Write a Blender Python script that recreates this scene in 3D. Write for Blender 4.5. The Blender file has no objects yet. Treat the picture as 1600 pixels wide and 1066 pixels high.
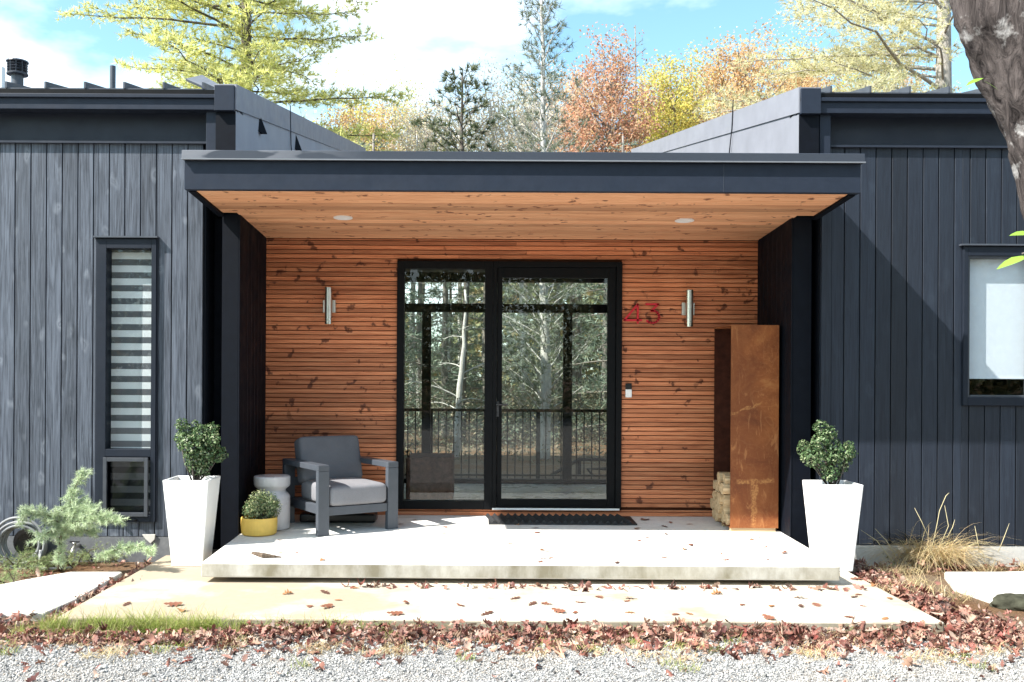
import bpy, math, random
import numpy as np
from mathutils import Vector, Matrix

# ------------------------------------------------------------------ camera, sky, sun, exposure
scene = bpy.context.scene
COL = scene.collection
EYE, FPX, VX, VY, ROLL = 1.64, 1500.0, 750.0, 588.0, 0.0054

cam_d = bpy.data.cameras.new("camera")
cam = bpy.data.objects.new("camera", cam_d)
COL.objects.link(cam)
cam.location = (0, 0, EYE)
cam.rotation_euler = (math.radians(90), -ROLL, 0)
cam_d.sensor_width = 36.0
cam_d.sensor_fit = 'HORIZONTAL'
cam_d.lens = FPX / 1600 * 36
cam_d.shift_x = (800 - VX) / 1600
cam_d.shift_y = (VY - 533) / 1600
cam_d.clip_start = 0.05
cam_d.clip_end = 2000
scene.camera = cam

SUN_TRAVEL = Vector((0.90, 0.425, -1.0)).normalized()
sun_d = bpy.data.lights.new("sun", 'SUN')
sun_d.energy = 5.0
sun_d.angle = math.radians(0.5)
sun_d.color = (1.0, 0.955, 0.89)
sun = bpy.data.objects.new("sun", sun_d)
COL.objects.link(sun)
sun.rotation_euler = SUN_TRAVEL.to_track_quat('-Z', 'Y').to_euler()
sun.location = (-10, -5, 15)

world = bpy.data.worlds.new("World")
scene.world = world
world.use_nodes = True
wt = world.node_tree
wt.nodes.clear()
sky = wt.nodes.new('ShaderNodeTexSky')
sky.sky_type = 'NISHITA'
sky.sun_disc = False
S = -SUN_TRAVEL
sky.sun_elevation = math.asin(S.z)
sky.sun_rotation = math.atan2(S.x, S.y)
sky.air_density = 1.0
sky.dust_density = 1.0
sky.ozone_density = 0.7
wtc = wt.nodes.new('ShaderNodeTexCoord')
wmap = wt.nodes.new('ShaderNodeMapping')
wmap.inputs['Location'].default_value = (0.35, 0.0, 0.1)
wmap.inputs['Scale'].default_value = (1.0, 1.0, 2.2)
wn = wt.nodes.new('ShaderNodeTexNoise')
wn.inputs['Scale'].default_value = 2.1
wn.inputs['Detail'].default_value = 7
wn.inputs['Roughness'].default_value = 0.55
wr = wt.nodes.new('ShaderNodeValToRGB')
wr.color_ramp.elements[0].position = 0.46
wr.color_ramp.elements[0].color = (0, 0, 0, 1)
wr.color_ramp.elements[1].position = 0.66
wr.color_ramp.elements[1].color = (1, 1, 1, 1)
wmix = wt.nodes.new('ShaderNodeMixRGB')
wmix.inputs[2].default_value = (8.5, 8.9, 9.4, 1)
wbg = wt.nodes.new('ShaderNodeBackground')
wbg.inputs['Strength'].default_value = 0.11
wo = wt.nodes.new('ShaderNodeOutputWorld')
wl = wt.links.new
wl(wtc.outputs['Generated'], wmap.inputs['Vector'])
wl(wmap.outputs[0], wn.inputs['Vector'])
wl(wn.outputs['Fac'], wr.inputs[0])
wl(wr.outputs[0], wmix.inputs[0])
wtint = wt.nodes.new('ShaderNodeMixRGB')
wtint.blend_type = 'MULTIPLY'
wtint.inputs[0].default_value = 1.0
wtint.inputs[2].default_value = (1.0, 1.27, 1.19, 1)
wl(sky.outputs[0], wtint.inputs[1])
wl(wtint.outputs[0], wmix.inputs[1])
wl(wmix.outputs[0], wbg.inputs['Color'])
wl(wbg.outputs[0], wo.inputs['Surface'])

scene.view_settings.view_transform = 'Standard'
scene.view_settings.look = 'None'
scene.view_settings.exposure = 1.32
scene.view_settings.gamma = 1.0
scene.render.engine = 'CYCLES'
scene.cycles.max_bounces = 10
scene.cycles.transparent_max_bounces = 24
scene.cycles.use_denoising = True

# ------------------------------------------------------------------ helpers
def at(px, py, Y):
    """point seen at photo pixel (px, py) at depth Y"""
    dx, dy = px - VX, py - VY
    return Vector(((dx + dy * ROLL) * Y / FPX, Y, EYE - (dy - dx * ROLL) * Y / FPX))
def gp(px, py, Z=0.0):
    """point seen at photo pixel on the horizontal plane Z"""
    dx, dy = px - VX, py - VY
    Y = (EYE - Z) * FPX / (dy - dx * ROLL)
    return Vector(((dx + dy * ROLL) * Y / FPX, Y, Z))

class MB:
    def __init__(s): s.v = []; s.f = []
    def add(s, V, F):
        n = len(s.v); s.v += [tuple(p) for p in V]; s.f += [tuple(i + n for i in f) for f in F]; return s
    def box(s, x0, x1, y0, y1, z0, z1):
        V = [(x0,y0,z0),(x1,y0,z0),(x1,y1,z0),(x0,y1,z0),(x0,y0,z1),(x1,y0,z1),(x1,y1,z1),(x0,y1,z1)]
        return s.add(V, [(0,3,2,1),(4,5,6,7),(0,1,5,4),(1,2,6,5),(2,3,7,6),(3,0,4,7)])
    def obox(s, c, ax, ay, az):
        """box round centre c with half-axis vectors"""
        c = Vector(c); V = []
        for k in (-1, 1):
            for (i, j) in ((-1,-1),(1,-1),(1,1),(-1,1)):
                V.append(c + Vector(ax)*i + Vector(ay)*j + Vector(az)*k)
        return s.add(V, [(0,3,2,1),(4,5,6,7),(0,1,5,4),(1,2,6,5),(2,3,7,6),(3,0,4,7)])
    def bar(s, a, b, w, h, up=(0,0,1)):
        a, b = Vector(a), Vector(b); d = (b - a); u = Vector(up)
        x = d.cross(u).normalized(); y = x.cross(d).normalized()
        return s.obox((a+b)/2, d/2, x*w/2, y*h/2)
    def tube(s, pts, rad, n=8, cap=True):
        pts = [Vector(p) for p in pts]; rad = rad if hasattr(rad, '__len__') else [rad]*len(pts)
        V = []; F = []; ref = None
        for i, p in enumerate(pts):
            t = (pts[min(i+1, len(pts)-1)] - pts[max(i-1, 0)])
            if t.length < 1e-9: t = Vector((0,0,1))
            t.normalize()
            if ref is None: ref = t.orthogonal().normalized()
            ref = (ref - t*ref.dot(t))
            ref = ref.normalized() if ref.length > 1e-6 else t.orthogonal().normalized()
            b = t.cross(ref)
            for k in range(n):
                a = 2*math.pi*k/n
                V.append(p + (ref*math.cos(a) + b*math.sin(a))*rad[i])
        for i in range(len(pts)-1):
            for k in range(n):
                F.append((i*n+k, i*n+(k+1)%n, (i+1)*n+(k+1)%n, (i+1)*n+k))
        if cap:
            F.append(tuple(range(n-1, -1, -1))); m = (len(pts)-1)*n; F.append(tuple(m+k for k in range(n)))
        return s.add(V, F)
    def lathe(s, prof, c, n=32):
        c = Vector(c); V = []; F = []
        for (r, z) in prof:
            for k in range(n):
                a = 2*math.pi*k/n; V.append(c + Vector((r*math.cos(a), r*math.sin(a), z)))
        for i in range(len(prof)-1):
            for k in range(n):
                F.append((i*n+k, i*n+(k+1)%n, (i+1)*n+(k+1)%n, (i+1)*n+k))
        F.append(tuple(range(n-1, -1, -1))); m = (len(prof)-1)*n; F.append(tuple(m+k for k in range(n)))
        return s.add(V, F)
    def frame(s, x0, x1, z0, z1, y0, y1, l, r, t, b):
        s.box(x0, x0+l, y0, y1, z0, z1); s.box(x1-r, x1, y0, y1, z0, z1)
        if t: s.box(x0+l, x1-r, y0, y1, z1-t, z1)
        if b: s.box(x0+l, x1-r, y0, y1, z0, z0+b)
        return s

class NB:
    """big meshes collected as numpy blocks of equal-sided faces"""
    def __init__(s): s.V = []; s.F = []; s.n = 0
    def add(s, V, F):
        V = np.asarray(V, float).reshape(-1, 3); F = np.asarray(F, int)
        s.V.append(V); s.F.append(F + s.n); s.n += len(V)

BASE = {}
def _mesh(name, src, mat, base, smooth=False):
    me = bpy.data.meshes.new(name)
    b = np.array(base, float)
    if isinstance(src, NB):
        V = np.concatenate(src.V) - b
        me.vertices.add(len(V)); me.vertices.foreach_set('co', V.astype(np.float32).ravel())
        loops = np.concatenate([f.ravel() for f in src.F]); tot = np.concatenate([np.full(len(f), f.shape[1]) for f in src.F])
        me.loops.add(len(loops)); me.loops.foreach_set('vertex_index', loops.astype(np.int32))
        me.polygons.add(len(tot)); st = np.concatenate([[0], np.cumsum(tot)[:-1]])
        me.polygons.foreach_set('loop_start', st.astype(np.int32))
        me.update(calc_edges=True); me.validate()
    else:
        me.from_pydata([tuple(np.array(p, float) - b) for p in src.v], [], src.f)
    if smooth: me.polygons.foreach_set('use_smooth', [True]*len(me.polygons))
    me.materials.append(mat)
    me.update()
    return me
def tag(o, label=None, cat=None, group=None, kind=None):
    if label: o['label'] = label
    if cat: o['category'] = cat
    if group: o['group'] = group
    if kind: o['kind'] = kind
    return o
def thing(name, label, cat, base, group=None):
    o = bpy.data.objects.new(name, None); COL.objects.link(o); o.location = base; o.empty_display_size = 0.1
    BASE[o] = Vector(base); return tag(o, label, cat, group)
def part(name, src, mat, parent, smooth=False, bevel=0, seg=2):
    base = BASE[parent]
    o = bpy.data.objects.new(name, _mesh(name, src, mat, base, smooth)); COL.objects.link(o); o.parent = parent
    BASE[o] = base
    if bevel: _bev(o, bevel, seg)
    return o
def solo(name, src, mat, base, label=None, cat=None, group=None, kind=None, smooth=False, bevel=0, seg=2):
    o = bpy.data.objects.new(name, _mesh(name, src, mat, base, smooth)); COL.objects.link(o); o.location = base
    BASE[o] = Vector(base)
    if bevel: _bev(o, bevel, seg)
    return tag(o, label, cat, group, kind)
def _bev(o, w, seg):
    m = o.modifiers.new('bevel', 'BEVEL'); m.width = w; m.segments = seg; m.limit_method = 'ANGLE'; m.angle_limit = math.radians(40)
def copy_thing(o, loc, label=None, rotz=None):
    c = o.copy(); COL.objects.link(c); c.location = loc
    if rotz is not None: c.rotation_euler.z = rotz
    if label: c['label'] = label
    for ch in list(o.children):
        d = ch.copy(); COL.objects.link(d); d.parent = c
        for g in list(ch.children):
            e = g.copy(); COL.objects.link(e); e.parent = d
    return c

# ------------------------------------------------------------------ materials
class M:
    def __init__(s, name, rough=0.6, spec=0.4, metal=0.0, color=(.5,.5,.5)):
        s.m = bpy.data.materials.new(name); s.m.use_nodes = True; s.t = s.m.node_tree
        s.b = s.t.nodes['Principled BSDF']
        s.b.inputs['Roughness'].default_value = rough; s.b.inputs['Metallic'].default_value = metal
        s.b.inputs['Specular IOR Level'].default_value = spec; s.b.inputs['Base Color'].default_value = (*color, 1)
        s._tc = None
    def n(s, t, **kw):
        x = s.t.nodes.new(t)
        for k, v in kw.items():
            if k in x.inputs.keys(): x.inputs[k].default_value = v
            else: setattr(x, k, v)
        return x
    def l(s, a, b): s.t.links.new(a, b)
    def coord(s, scale=(1,1,1), loc=(0,0,0)):
        if s._tc is None: s._tc = s.n('ShaderNodeTexCoord')
        mp = s.n('ShaderNodeMapping'); mp.inputs['Scale'].default_value = scale; mp.inputs['Location'].default_value = loc
        s.l(s._tc.outputs['Object'], mp.inputs['Vector']); return mp.outputs[0]
    def noise(s, scale, detail=4, rough=0.55, vec=None, dist=0.0):
        x = s.n('ShaderNodeTexNoise'); x.inputs['Scale'].default_value = scale; x.inputs['Detail'].default_value = detail
        x.inputs['Roughness'].default_value = rough; x.inputs['Distortion'].default_value = dist
        s.l(vec if vec is not None else s.coord(), x.inputs['Vector']); return x.outputs['Fac']
    def ramp(s, fac, stops, interp='LINEAR'):
        r = s.n('ShaderNodeValToRGB'); e = r.color_ramp.elements; r.color_ramp.interpolation = interp
        while len(e) < len(stops): e.new(0.5)
        for i, (p, c) in enumerate(stops):
            e[i].position = p; e[i].color = (*c, 1) if hasattr(c, '__len__') else (c, c, c, 1)
        s.l(fac, r.inputs[0]); return r.outputs[0]
    def mix(s, fac, a, b, mode='MIX'):
        x = s.n('ShaderNodeMixRGB', blend_type=mode)
        for i, v in ((0, fac), (1, a), (2, b)):
            if hasattr(v, 'is_linked') or hasattr(v, 'links'): s.l(v, x.inputs[i])
            elif i == 0: x.inputs[0].default_value = v
            else: x.inputs[i].default_value = (*v, 1) if hasattr(v, '__len__') else (v, v, v, 1)
        return x.outputs[0]
    def math(s, op, a, b=0.0):
        x = s.n('ShaderNodeMath', operation=op)
        for i, v in ((0, a), (1, b)):
            if hasattr(v, 'links'): s.l(v, x.inputs[i])
            else: x.inputs[i].default_value = v
        return x.outputs[0]
    def island(s):
        return s.n('ShaderNodeNewGeometry').outputs['Random Per Island']
    def col(s, c): s.l(c, s.b.inputs['Base Color']); return s
    def rough(s, c): s.l(c, s.b.inputs['Roughness']); return s
    def bump(s, h, strength=0.3, dist=0.01):
        b = s.n('ShaderNodeBump'); b.inputs['Strength'].default_value = strength; b.inputs['Distance'].default_value = dist
        s.l(h, b.inputs['Height']); s.l(b.outputs[0], s.b.inputs['Normal']); return s

def m_plain(name, color, rough=.5, spec=.4, metal=0., var=.12, bump=.08, scale=14):
    m = M(name, rough, spec, metal, color)
    n = m.noise(scale, 6, .6)
    lo = tuple(c*(1-var) for c in color); hi = tuple(min(1, c*(1+var)) for c in color)
    m.col(m.ramp(n, [(.3, lo), (.7, hi)]))
    r = m.noise(scale*.4, 3); m.rough(m.ramp(r, [(.3, max(0, rough-.1)), (.7, min(1, rough+.1))]))
    m.bump(m.noise(scale*8, 3), bump, .004)
    return m.m

def m_siding(name, dark, light, knot):
    m = M(name, .5, .35)
    isl = m.island()
    off = m.n('ShaderNodeCombineXYZ'); m.l(m.math('MULTIPLY', isl, 37.), off.inputs[2]); m.l(m.math('MULTIPLY', isl, 11.), off.inputs[0])
    def shifted(scale):
        a = m.n('ShaderNodeVectorMath', operation='ADD'); m.l(m.coord(scale), a.inputs[0]); m.l(off.outputs[0], a.inputs[1]); return a.outputs[0]
    g1 = m.noise(1.0, 6, .6, shifted((85, 30, 2.2)), .8)
    g2 = m.noise(1.0, 4, .6, shifted((20, 8, 1.6)), 2.0)
    g = m.math('ADD', m.math('MULTIPLY', g1, .6), m.math('MULTIPLY', g2, .4))
    c = m.ramp(g, [(.38, dark), (.60, light)])
    v = m.n('ShaderNodeTexVoronoi', feature='F1'); v.inputs['Scale'].default_value = 1.0
    vv = m.n('ShaderNodeVectorMath', operation='ADD'); m.l(shifted((7, 3, 4.2)), vv.inputs[0])
    kn = m.n('ShaderNodeTexNoise', Scale=9.); m.l(shifted((1,1,.5)), kn.inputs['Vector']); m.l(kn.outputs['Color'], vv.inputs[1]); m.l(vv.outputs[0], v.inputs['Vector'])
    k = m.ramp(v.outputs['Distance'], [(.0, .2), (.05, .5), (.09, .1), (.15, .6), (.32, 0.)])
    ks = m.n('ShaderNodeSeparateColor'); m.l(v.outputs['Color'], ks.inputs[0])
    k = m.math('MULTIPLY', k, m.ramp(ks.outputs[0], [(.45, 0.), (.8, 1.)]))
    c = m.mix(m.math('MULTIPLY', m.math('MULTIPLY', k, g1), 1.5), c, knot)
    tone = m.ramp(isl, [(0, .72), (1, 1.25)])
    c = m.mix(1.0, c, tone, 'MULTIPLY')
    m.col(c)
    m.rough(m.ramp(g, [(.3, .62), (.7, .42)]))
    m.bump(g1, .35, .004)
    return m.m

def m_pine(name, axis_scale, c0, c1, c2, knotcol, knot_scale, bump=.25):
    m = M(name, .55, .3)
    isl = m.island()
    off = m.n('ShaderNodeCombineXYZ')
    for i in (0, 1, 2): m.l(m.math('MULTIPLY', isl, 23. + 17*i), off.inputs[i])
    a = m.n('ShaderNodeVectorMath', operation='ADD'); m.l(m.coord(axis_scale), a.inputs[0]); m.l(off.outputs[0], a.inputs[1])
    g = m.noise(1.0, 5, .6, a.outputs[0], 1.0)
    c = m.ramp(g, [(.3, c0), (.52, c1), (.75, c2)])
    tone = m.ramp(isl, [(0, .68), (1, 1.28)])
    c = m.mix(1.0, c, tone, 'MULTIPLY')
    # knots: slanting dark flecks that run over a few boards
    nd = m.n('ShaderNodeTexNoise'); nd.inputs['Scale'].default_value = 16.; nd.inputs['Detail'].default_value = 3
    m.l(m.coord(), nd.inputs['Vector'])
    def flecks(ang, loc, keep):
        mp = m.n('ShaderNodeMapping'); mp.inputs['Location'].default_value = loc
        mp.inputs['Rotation'].default_value = (0, ang, 0) if knot_scale[1] < 2 else (0, 0, ang)
        m.l(m._tc.outputs['Object'], mp.inputs['Vector'])
        mu = m.n('ShaderNodeVectorMath', operation='MULTIPLY'); m.l(mp.outputs[0], mu.inputs[0]); mu.inputs[1].default_value = knot_scale
        sub = m.n('ShaderNodeVectorMath', operation='MULTIPLY_ADD'); m.l(nd.outputs['Color'], sub.inputs[0])
        sub.inputs[1].default_value = (1.0, 1.0, 1.0); m.l(mu.outputs[0], sub.inputs[2])
        v = m.n('ShaderNodeTexVoronoi', feature='F1'); v.inputs['Scale'].default_value = 1.0; m.l(sub.outputs[0], v.inputs['Vector'])
        rad_ = m.ramp(m.noise(2.3, 3), [(.35, .0), (.75, .10)])
        k = m.ramp(m.math('ADD', v.outputs['Distance'], rad_), [(.165, 1.), (.26, 0.)])
        sel = m.n('ShaderNodeSeparateColor'); m.l(v.outputs['Color'], sel.inputs[0])
        return m.math('MULTIPLY', k, m.ramp(sel.outputs[0], [(keep, 0.), (keep+.1, 1.)]))
    k = m.math('MAXIMUM', flecks(.7, (0,0,0), .22), flecks(-.75, (3.3,1.7,5.1), .4))
    c = m.mix(m.math('MULTIPLY', k, .82), c, knotcol)
    m.col(c); m.bump(g, bump, .003)
    return m.m

def m_concrete(name, lo, hi, tan, tan_amt=.5, dark_spots=True, left=0.0):
    m = M(name, .85, .25)
    n1 = m.noise(1.1, 5, .6)
    if left:
        sx = m.n('ShaderNodeSeparateXYZ'); m.l(m.coord(), sx.inputs[0])
        n1 = m.math('ADD', n1, m.math('MULTIPLY', m.ramp(m.math('MULTIPLY', m.math('ADD', sx.outputs[0], 3.0), .4), [(.55, 1.), (.95, 0.)]), left))
    n2 = m.noise(22, 5, .65)
    c = m.mix(m.ramp(n2, [(.3, 0.), (.7, 1.)]), lo, hi)
    c = m.mix(m.math('MULTIPLY', m.ramp(n1, [(.42, 0.), (.62, 1.)]), tan_amt), c, tan)
    if dark_spots:
        s1 = m.noise(1.0, 2, .5, m.coord((1.1, 3.2, 1), (4.2, 1.3, 0)))
        c = m.mix(m.math('MULTIPLY', m.ramp(s1, [(.62, 0.), (.66, 1.)]), .45), c, (.25, .22, .17))
        # grime and moss in streaks on the vertical edges
        geo = m.n('ShaderNodeNewGeometry'); sp = m.n('ShaderNodeSeparateXYZ'); m.l(geo.outputs['Normal'], sp.inputs[0])
        side = m.ramp(m.math('ABSOLUTE', sp.outputs[2]), [(.2, 1.), (.5, 0.)])
        gr = m.noise(1.0, 6, .65, m.coord((3.0, 3.0, 1.2)))
        c = m.mix(m.math('MULTIPLY', side, m.ramp(gr, [(.32, .35), (.62, .95)])), c, (.17, .15, .10))
    m.col(c); m.bump(m.noise(60, 4, .7), .25, .004)
    return m.m

def m_leaf(name, stops, trans=.35, rough=.5, spec=.25):
    m = M(name, rough, spec)
    c = m.ramp(m.island(), stops)
    big = m.noise(1.3, 2)
    c = m.mix(1.0, c, m.ramp(big, [(.3, .8), (.7, 1.2)]), 'MULTIPLY')
    m.col(c)
    tr = m.n('ShaderNodeBsdfTranslucent'); m.l(c, tr.inputs[0])
    mx = m.n('ShaderNodeMixShader'); mx.inputs[0].default_value = trans
    m.l(m.b.outputs[0], mx.inputs[1]); m.l(tr.outputs[0], mx.inputs[2])
    m.l(mx.outputs[0], m.t.nodes['Material Output'].inputs['Surface'])
    return m.m

def m_bark(name, dark, light, lichen=None, scale=1.0, lich=(.55, .68)):
    m = M(name, .9, .15)
    g = m.noise(1.0, 6, .7, m.coord((22*scale, 22*scale, 4*scale)), 1.5)
    c = m.ramp(g, [(.35, dark), (.65, light)])
    if lichen:
        p = m.noise(7*scale, 5, .65)
        c = m.mix(m.ramp(p, [(lich[0], 0.), (lich[1], 1.)]), c, lichen)
    m.col(c); m.bump(g, .9, .02)
    return m.m

def m_glass(name, tint=(.93,.95,.94), gain=1.4):
    m = M(name)
    t = m.t; t.nodes.remove(m.b)
    tr = m.n('ShaderNodeBsdfTransparent'); tr.inputs[0].default_value = (*tint, 1)
    gl = m.n('ShaderNodeBsdfGlossy'); gl.inputs['Roughness'].default_value = 0.0
    fr = m.n('ShaderNodeFresnel'); fr.inputs[0].default_value = 1.5
    mx = m.n('ShaderNodeMixShader'); bf = m.n('ShaderNodeNewGeometry').outputs['Backfacing']
    m.l(m.math('MULTIPLY', m.math('MULTIPLY', fr.outputs[0], gain), m.math('SUBTRACT', 1.0, bf)), mx.inputs[0])
    m.l(tr.outputs[0], mx.inputs[1]); m.l(gl.outputs[0], mx.inputs[2])
    m.l(mx.outputs[0], t.nodes['Material Output'].inputs['Surface'])
    return m.m

MAT = {}
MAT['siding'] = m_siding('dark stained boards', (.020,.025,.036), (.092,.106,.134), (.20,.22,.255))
MAT['siding_shade'] = m_siding('stained boards with painted shade', (.008,.011,.019), (.016,.022,.034), (.024,.032,.046))  # same boards as the left wing, shade put into a darker bluer colour
MAT['black_trim'] = m_plain('black painted trim', (.0028,.0042,.008), .65, .12, var=.2)
MAT['navy_metal'] = m_plain('dark painted metal', (.017,.023,.037), .5, .2, var=.1, bump=.03)
MAT['frieze'] = m_plain('dark painted frieze', (.015,.020,.033), .5, .35, var=.1, bump=.03)
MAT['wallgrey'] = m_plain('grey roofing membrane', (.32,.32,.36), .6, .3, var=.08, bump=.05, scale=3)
MAT['wallgrey_r'] = m_plain('grey membrane darkened for sun', (.19,.195,.225), .6, .3, var=.1, bump=.05, scale=3)  # same membrane as the left wall, darkened to offset direct sun here
MAT['roof'] = m_plain('dark standing seam metal', (.055,.062,.078), .4, .45, var=.1, bump=.02)
MAT['plinth_l'] = m_concrete('grey painted render', (.085,.09,.10), (.14,.145,.155), (.2,.2,.2), .25, False)
MAT['plinth_r'] = m_concrete('pale footing concrete', (.42,.41,.39), (.52,.51,.48), (.5,.46,.38), .3, False)
MAT['slats'] = m_pine('stained pine slats', (2.2, 30, 45), (.32,.098,.042), (.50,.182,.083), (.64,.275,.138), (.060,.014,.008), (3.7, 1, 8.0))
MAT['soffit'] = m_pine('stained pine soffit', (2.0, 34, 30), (.50,.225,.113), (.64,.33,.18), (.74,.43,.25), (.10,.025,.013), (5.0, 8.0, 1))
MAT['black_frame'] = m_plain('black door frame', (.004,.0045,.0055), .5, .12, var=.2, bump=.02)
MAT['win_frame'] = m_plain('dark window frame', (.012,.016,.025), .5, .2, var=.1, bump=.02)
MAT['screen_frame'] = m_plain('grey screen frame', (.045,.05,.06), .45, .4, var=.1, bump=.02)
MAT['glass'] = m_glass('clear glass', (.96,.98,.965), 1.4)
MAT['win_glass'] = m_glass('window glass', (.92,.94,.94), 1.3)
MAT['porch'] = m_concrete('pale concrete', (.60,.59,.57), (.74,.73,.70), (.62,.56,.44), .35)
MAT['slab'] = m_concrete('tan stained concrete', (.52,.47,.39), (.62,.57,.49), (.27,.212,.142), .8, True, .13)
MAT['stone'] = m_concrete('pale flagstone', (.50,.48,.44), (.66,.64,.60), (.50,.45,.36), .4, False)
MAT['steel'] = m_plain('brushed nickel', (.62,.60,.56), .32, .5, 1.0, var=.06, bump=.02)
MAT['white_pot'] = m_plain('white planter', (.82,.82,.81), .35, .4, var=.02, bump=.02)
MAT['yellow'] = m_plain('yellow glazed pot', (.74,.48,.10), .45, .45, var=.08, bump=.05)
MAT['stool'] = m_plain('light grey ceramic', (.55,.54,.55), .3, .5, var=.05, bump=.02)
MAT['soil'] = m_plain('potting soil', (.05,.035,.025), .95, .1, var=.5, bump=.9, scale=40)
MAT['alu'] = m_plain('slate grey powder coat', (.058,.066,.080), .45, .4, var=.08, bump=.03)
MAT['rubber'] = m_plain('black rubber', (.022,.023,.025), .6, .35, var=.25, bump=.1)
MAT['plastic'] = m_plain('black case plastic', (.010,.010,.011), .3, .45, var=.2)
MAT['red'] = m_plain('red painted number', (.55,.015,.03), .45, .4, var=.1)
MAT['white_plastic'] = m_plain('white plastic', (.8,.8,.8), .35, .4, var=.02)
MAT['hose'] = m_plain('grey garden hose', (.20,.205,.21), .5, .4, var=.15)
MAT['deckwood'] = m_plain('weathered deck wood', (.16,.11,.075), .8, .2, var=.3, bump=.2, scale=5)
MAT['hallfloor'] = m_plain('pale floor with painted reflection', (.72,.70,.68), .3, .4, var=.06, bump=.02)  # pale floor, whitened further to stand for sunlit ground reflected in the glass
MAT['plaster'] = m_plain('dim grey plaster', (.16,.155,.15), .8, .2, var=.03)
MAT['wicker'] = m_plain('brown woven seat', (.14,.075,.055), .9, .2, var=.55, bump=1.0, scale=22)
MAT['rail'] = m_plain('dark brown rail', (.035,.025,.02), .5, .3, var=.2)

def _fabric(name, c):
    m = M(name, .9, .2)
    w = m.noise(260, 2, .5); b = m.noise(5, 4, .55)
    m.col(m.mix(1.0, m.ramp(w, [(.3, tuple(x*.85 for x in c)), (.7, tuple(x*1.12 for x in c))]), m.ramp(b, [(.3, .92), (.7, 1.06)]), 'MULTIPLY'))
    m.bump(m.math('ADD', m.math('MULTIPLY', w, .12), m.math('MULTIPLY', b, 1.0)), .5, .02); return m.m
MAT['cushion'] = _fabric('light grey seat fabric', (.20,.20,.215))
MAT['cushion_back'] = _fabric('mid grey back fabric', (.125,.13,.145))

def _rust():
    m = M('rusted steel', .75, .3)
    a = m.noise(2.6, 8, .62, None, .8); b = m.noise(45, 4, .7); c3 = m.noise(1.3, 3, .5, m.coord((1,1,.5), (3,1,7)), .4)
    c = m.ramp(a, [(.30, (.10,.028,.010)), (.45, (.20,.058,.017)), (.58, (.28,.090,.025)), (.72, (.38,.15,.05))])
    c = m.mix(m.math('MULTIPLY', m.ramp(b, [(.5, 0.), (.75, 1.)]), .35), c, (.46,.20,.07))
    # pale drip and rub marks: thin lines of a warped noise
    w = m.noise(2.1, 2, .5, m.coord((1.6,1,1), (2.,5.,1.)), 1.6)
    ln = m.ramp(m.math('ABSOLUTE', m.math('SUBTRACT', w, .53)), [(.004, 1.), (.018, 0.)])
    c = m.mix(m.math('MULTIPLY', ln, .12), c, (.58,.28,.11))
    c = m.mix(m.math('MULTIPLY', m.ramp(c3, [(.45, 0.), (.6, 1.)]), .55), c, (.13,.038,.013))
    sc = m.noise(1.0, 4, .6, m.coord((9, 9, 2.2), (1, 2, 3)), 2.2)
    c = m.mix(m.math('MULTIPLY', m.ramp(sc, [(.60, 0.), (.66, 1.)]), .30), c, (.55,.26,.10))
    sp = m.n('ShaderNodeSeparateXYZ'); m.l(m.coord(), sp.inputs[0])
    wob = m.math('MULTIPLY', m.math('SUBTRACT', m.noise(11, 4), .5), .10)
    def band(v, mid, half):
        return m.ramp(m.math('ABSOLUTE', m.math('SUBTRACT', m.math('ADD', v, wob), mid)), [(half*.6, 1.), (half, 0.)])
    def within(v, lo, hi):
        return m.math('MULTIPLY', m.ramp(m.math('SUBTRACT', v, lo-.02), [(0, 0.), (.03, 1.)]), m.ramp(m.math('SUBTRACT', hi+.02, v), [(0, 0.), (.03, 1.)]))
    tm = m.math('MAXIMUM', m.math('MULTIPLY', band(sp.outputs[2], .455, .024), within(sp.outputs[0], -.15, .17)),
                m.math('MULTIPLY', band(sp.outputs[0], .0, .03), within(sp.outputs[2], .05, .44)))
    dg = m.math('SUBTRACT', sp.outputs[2], m.math('MULTIPLY', sp.outputs[0], .42))
    tm = m.math('MAXIMUM', tm, m.math('MULTIPLY', band(dg, 1.14, .014), within(sp.outputs[0], -.21, .06)))
    c = m.mix(m.math('MULTIPLY', tm, m.ramp(m.noise(70, 3), [(.35, .05), (.65, .55)])), c, (.55,.27,.095))
    m.col(c); m.bump(b, .25, .004); return m.m
MAT['rust'] = _rust()

def _log():
    m = M('split firewood', .85, .15)
    g = m.noise(1.0, 5, .6, m.coord((3, 30, 30)), .5)
    c = m.ramp(g, [(.3, (.36,.24,.13)), (.7, (.60,.46,.29))])
    c = m.mix(1.0, c, m.ramp(m.island(), [(0, .75), (1, 1.15)]), 'MULTIPLY')
    m.col(c); m.bump(g, .5, .006); return m.m
MAT['log'] = _log()
MAT['bark_brown'] = m_bark('log bark', (.05,.035,.025), (.16,.12,.09))

def _zebra():
    m = M('zebra blind fabric', .9, .1)
    z = m.n('ShaderNodeSeparateXYZ'); m.l(m.coord(), z.inputs[0])
    ph = m.math('FRACT', m.math('MULTIPLY', z.outputs[2], 1/.1146))
    k = m.ramp(ph, [(.44, 0.), (.46, 1.), (.96, 1.), (.98, 0.)])
    w = m.noise(300, 2)
    c = m.mix(k, (.12,.125,.14), (.75,.75,.76)); c = m.mix(1.0, c, m.ramp(w, [(.3,.92),(.7,1.)]), 'MULTIPLY')
    m.col(c); return m.m
MAT['zebra'] = _zebra()
MAT['roller'] = m_plain('white roller blind fabric', (.72,.74,.80), .8, .2, var=.03)

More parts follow.
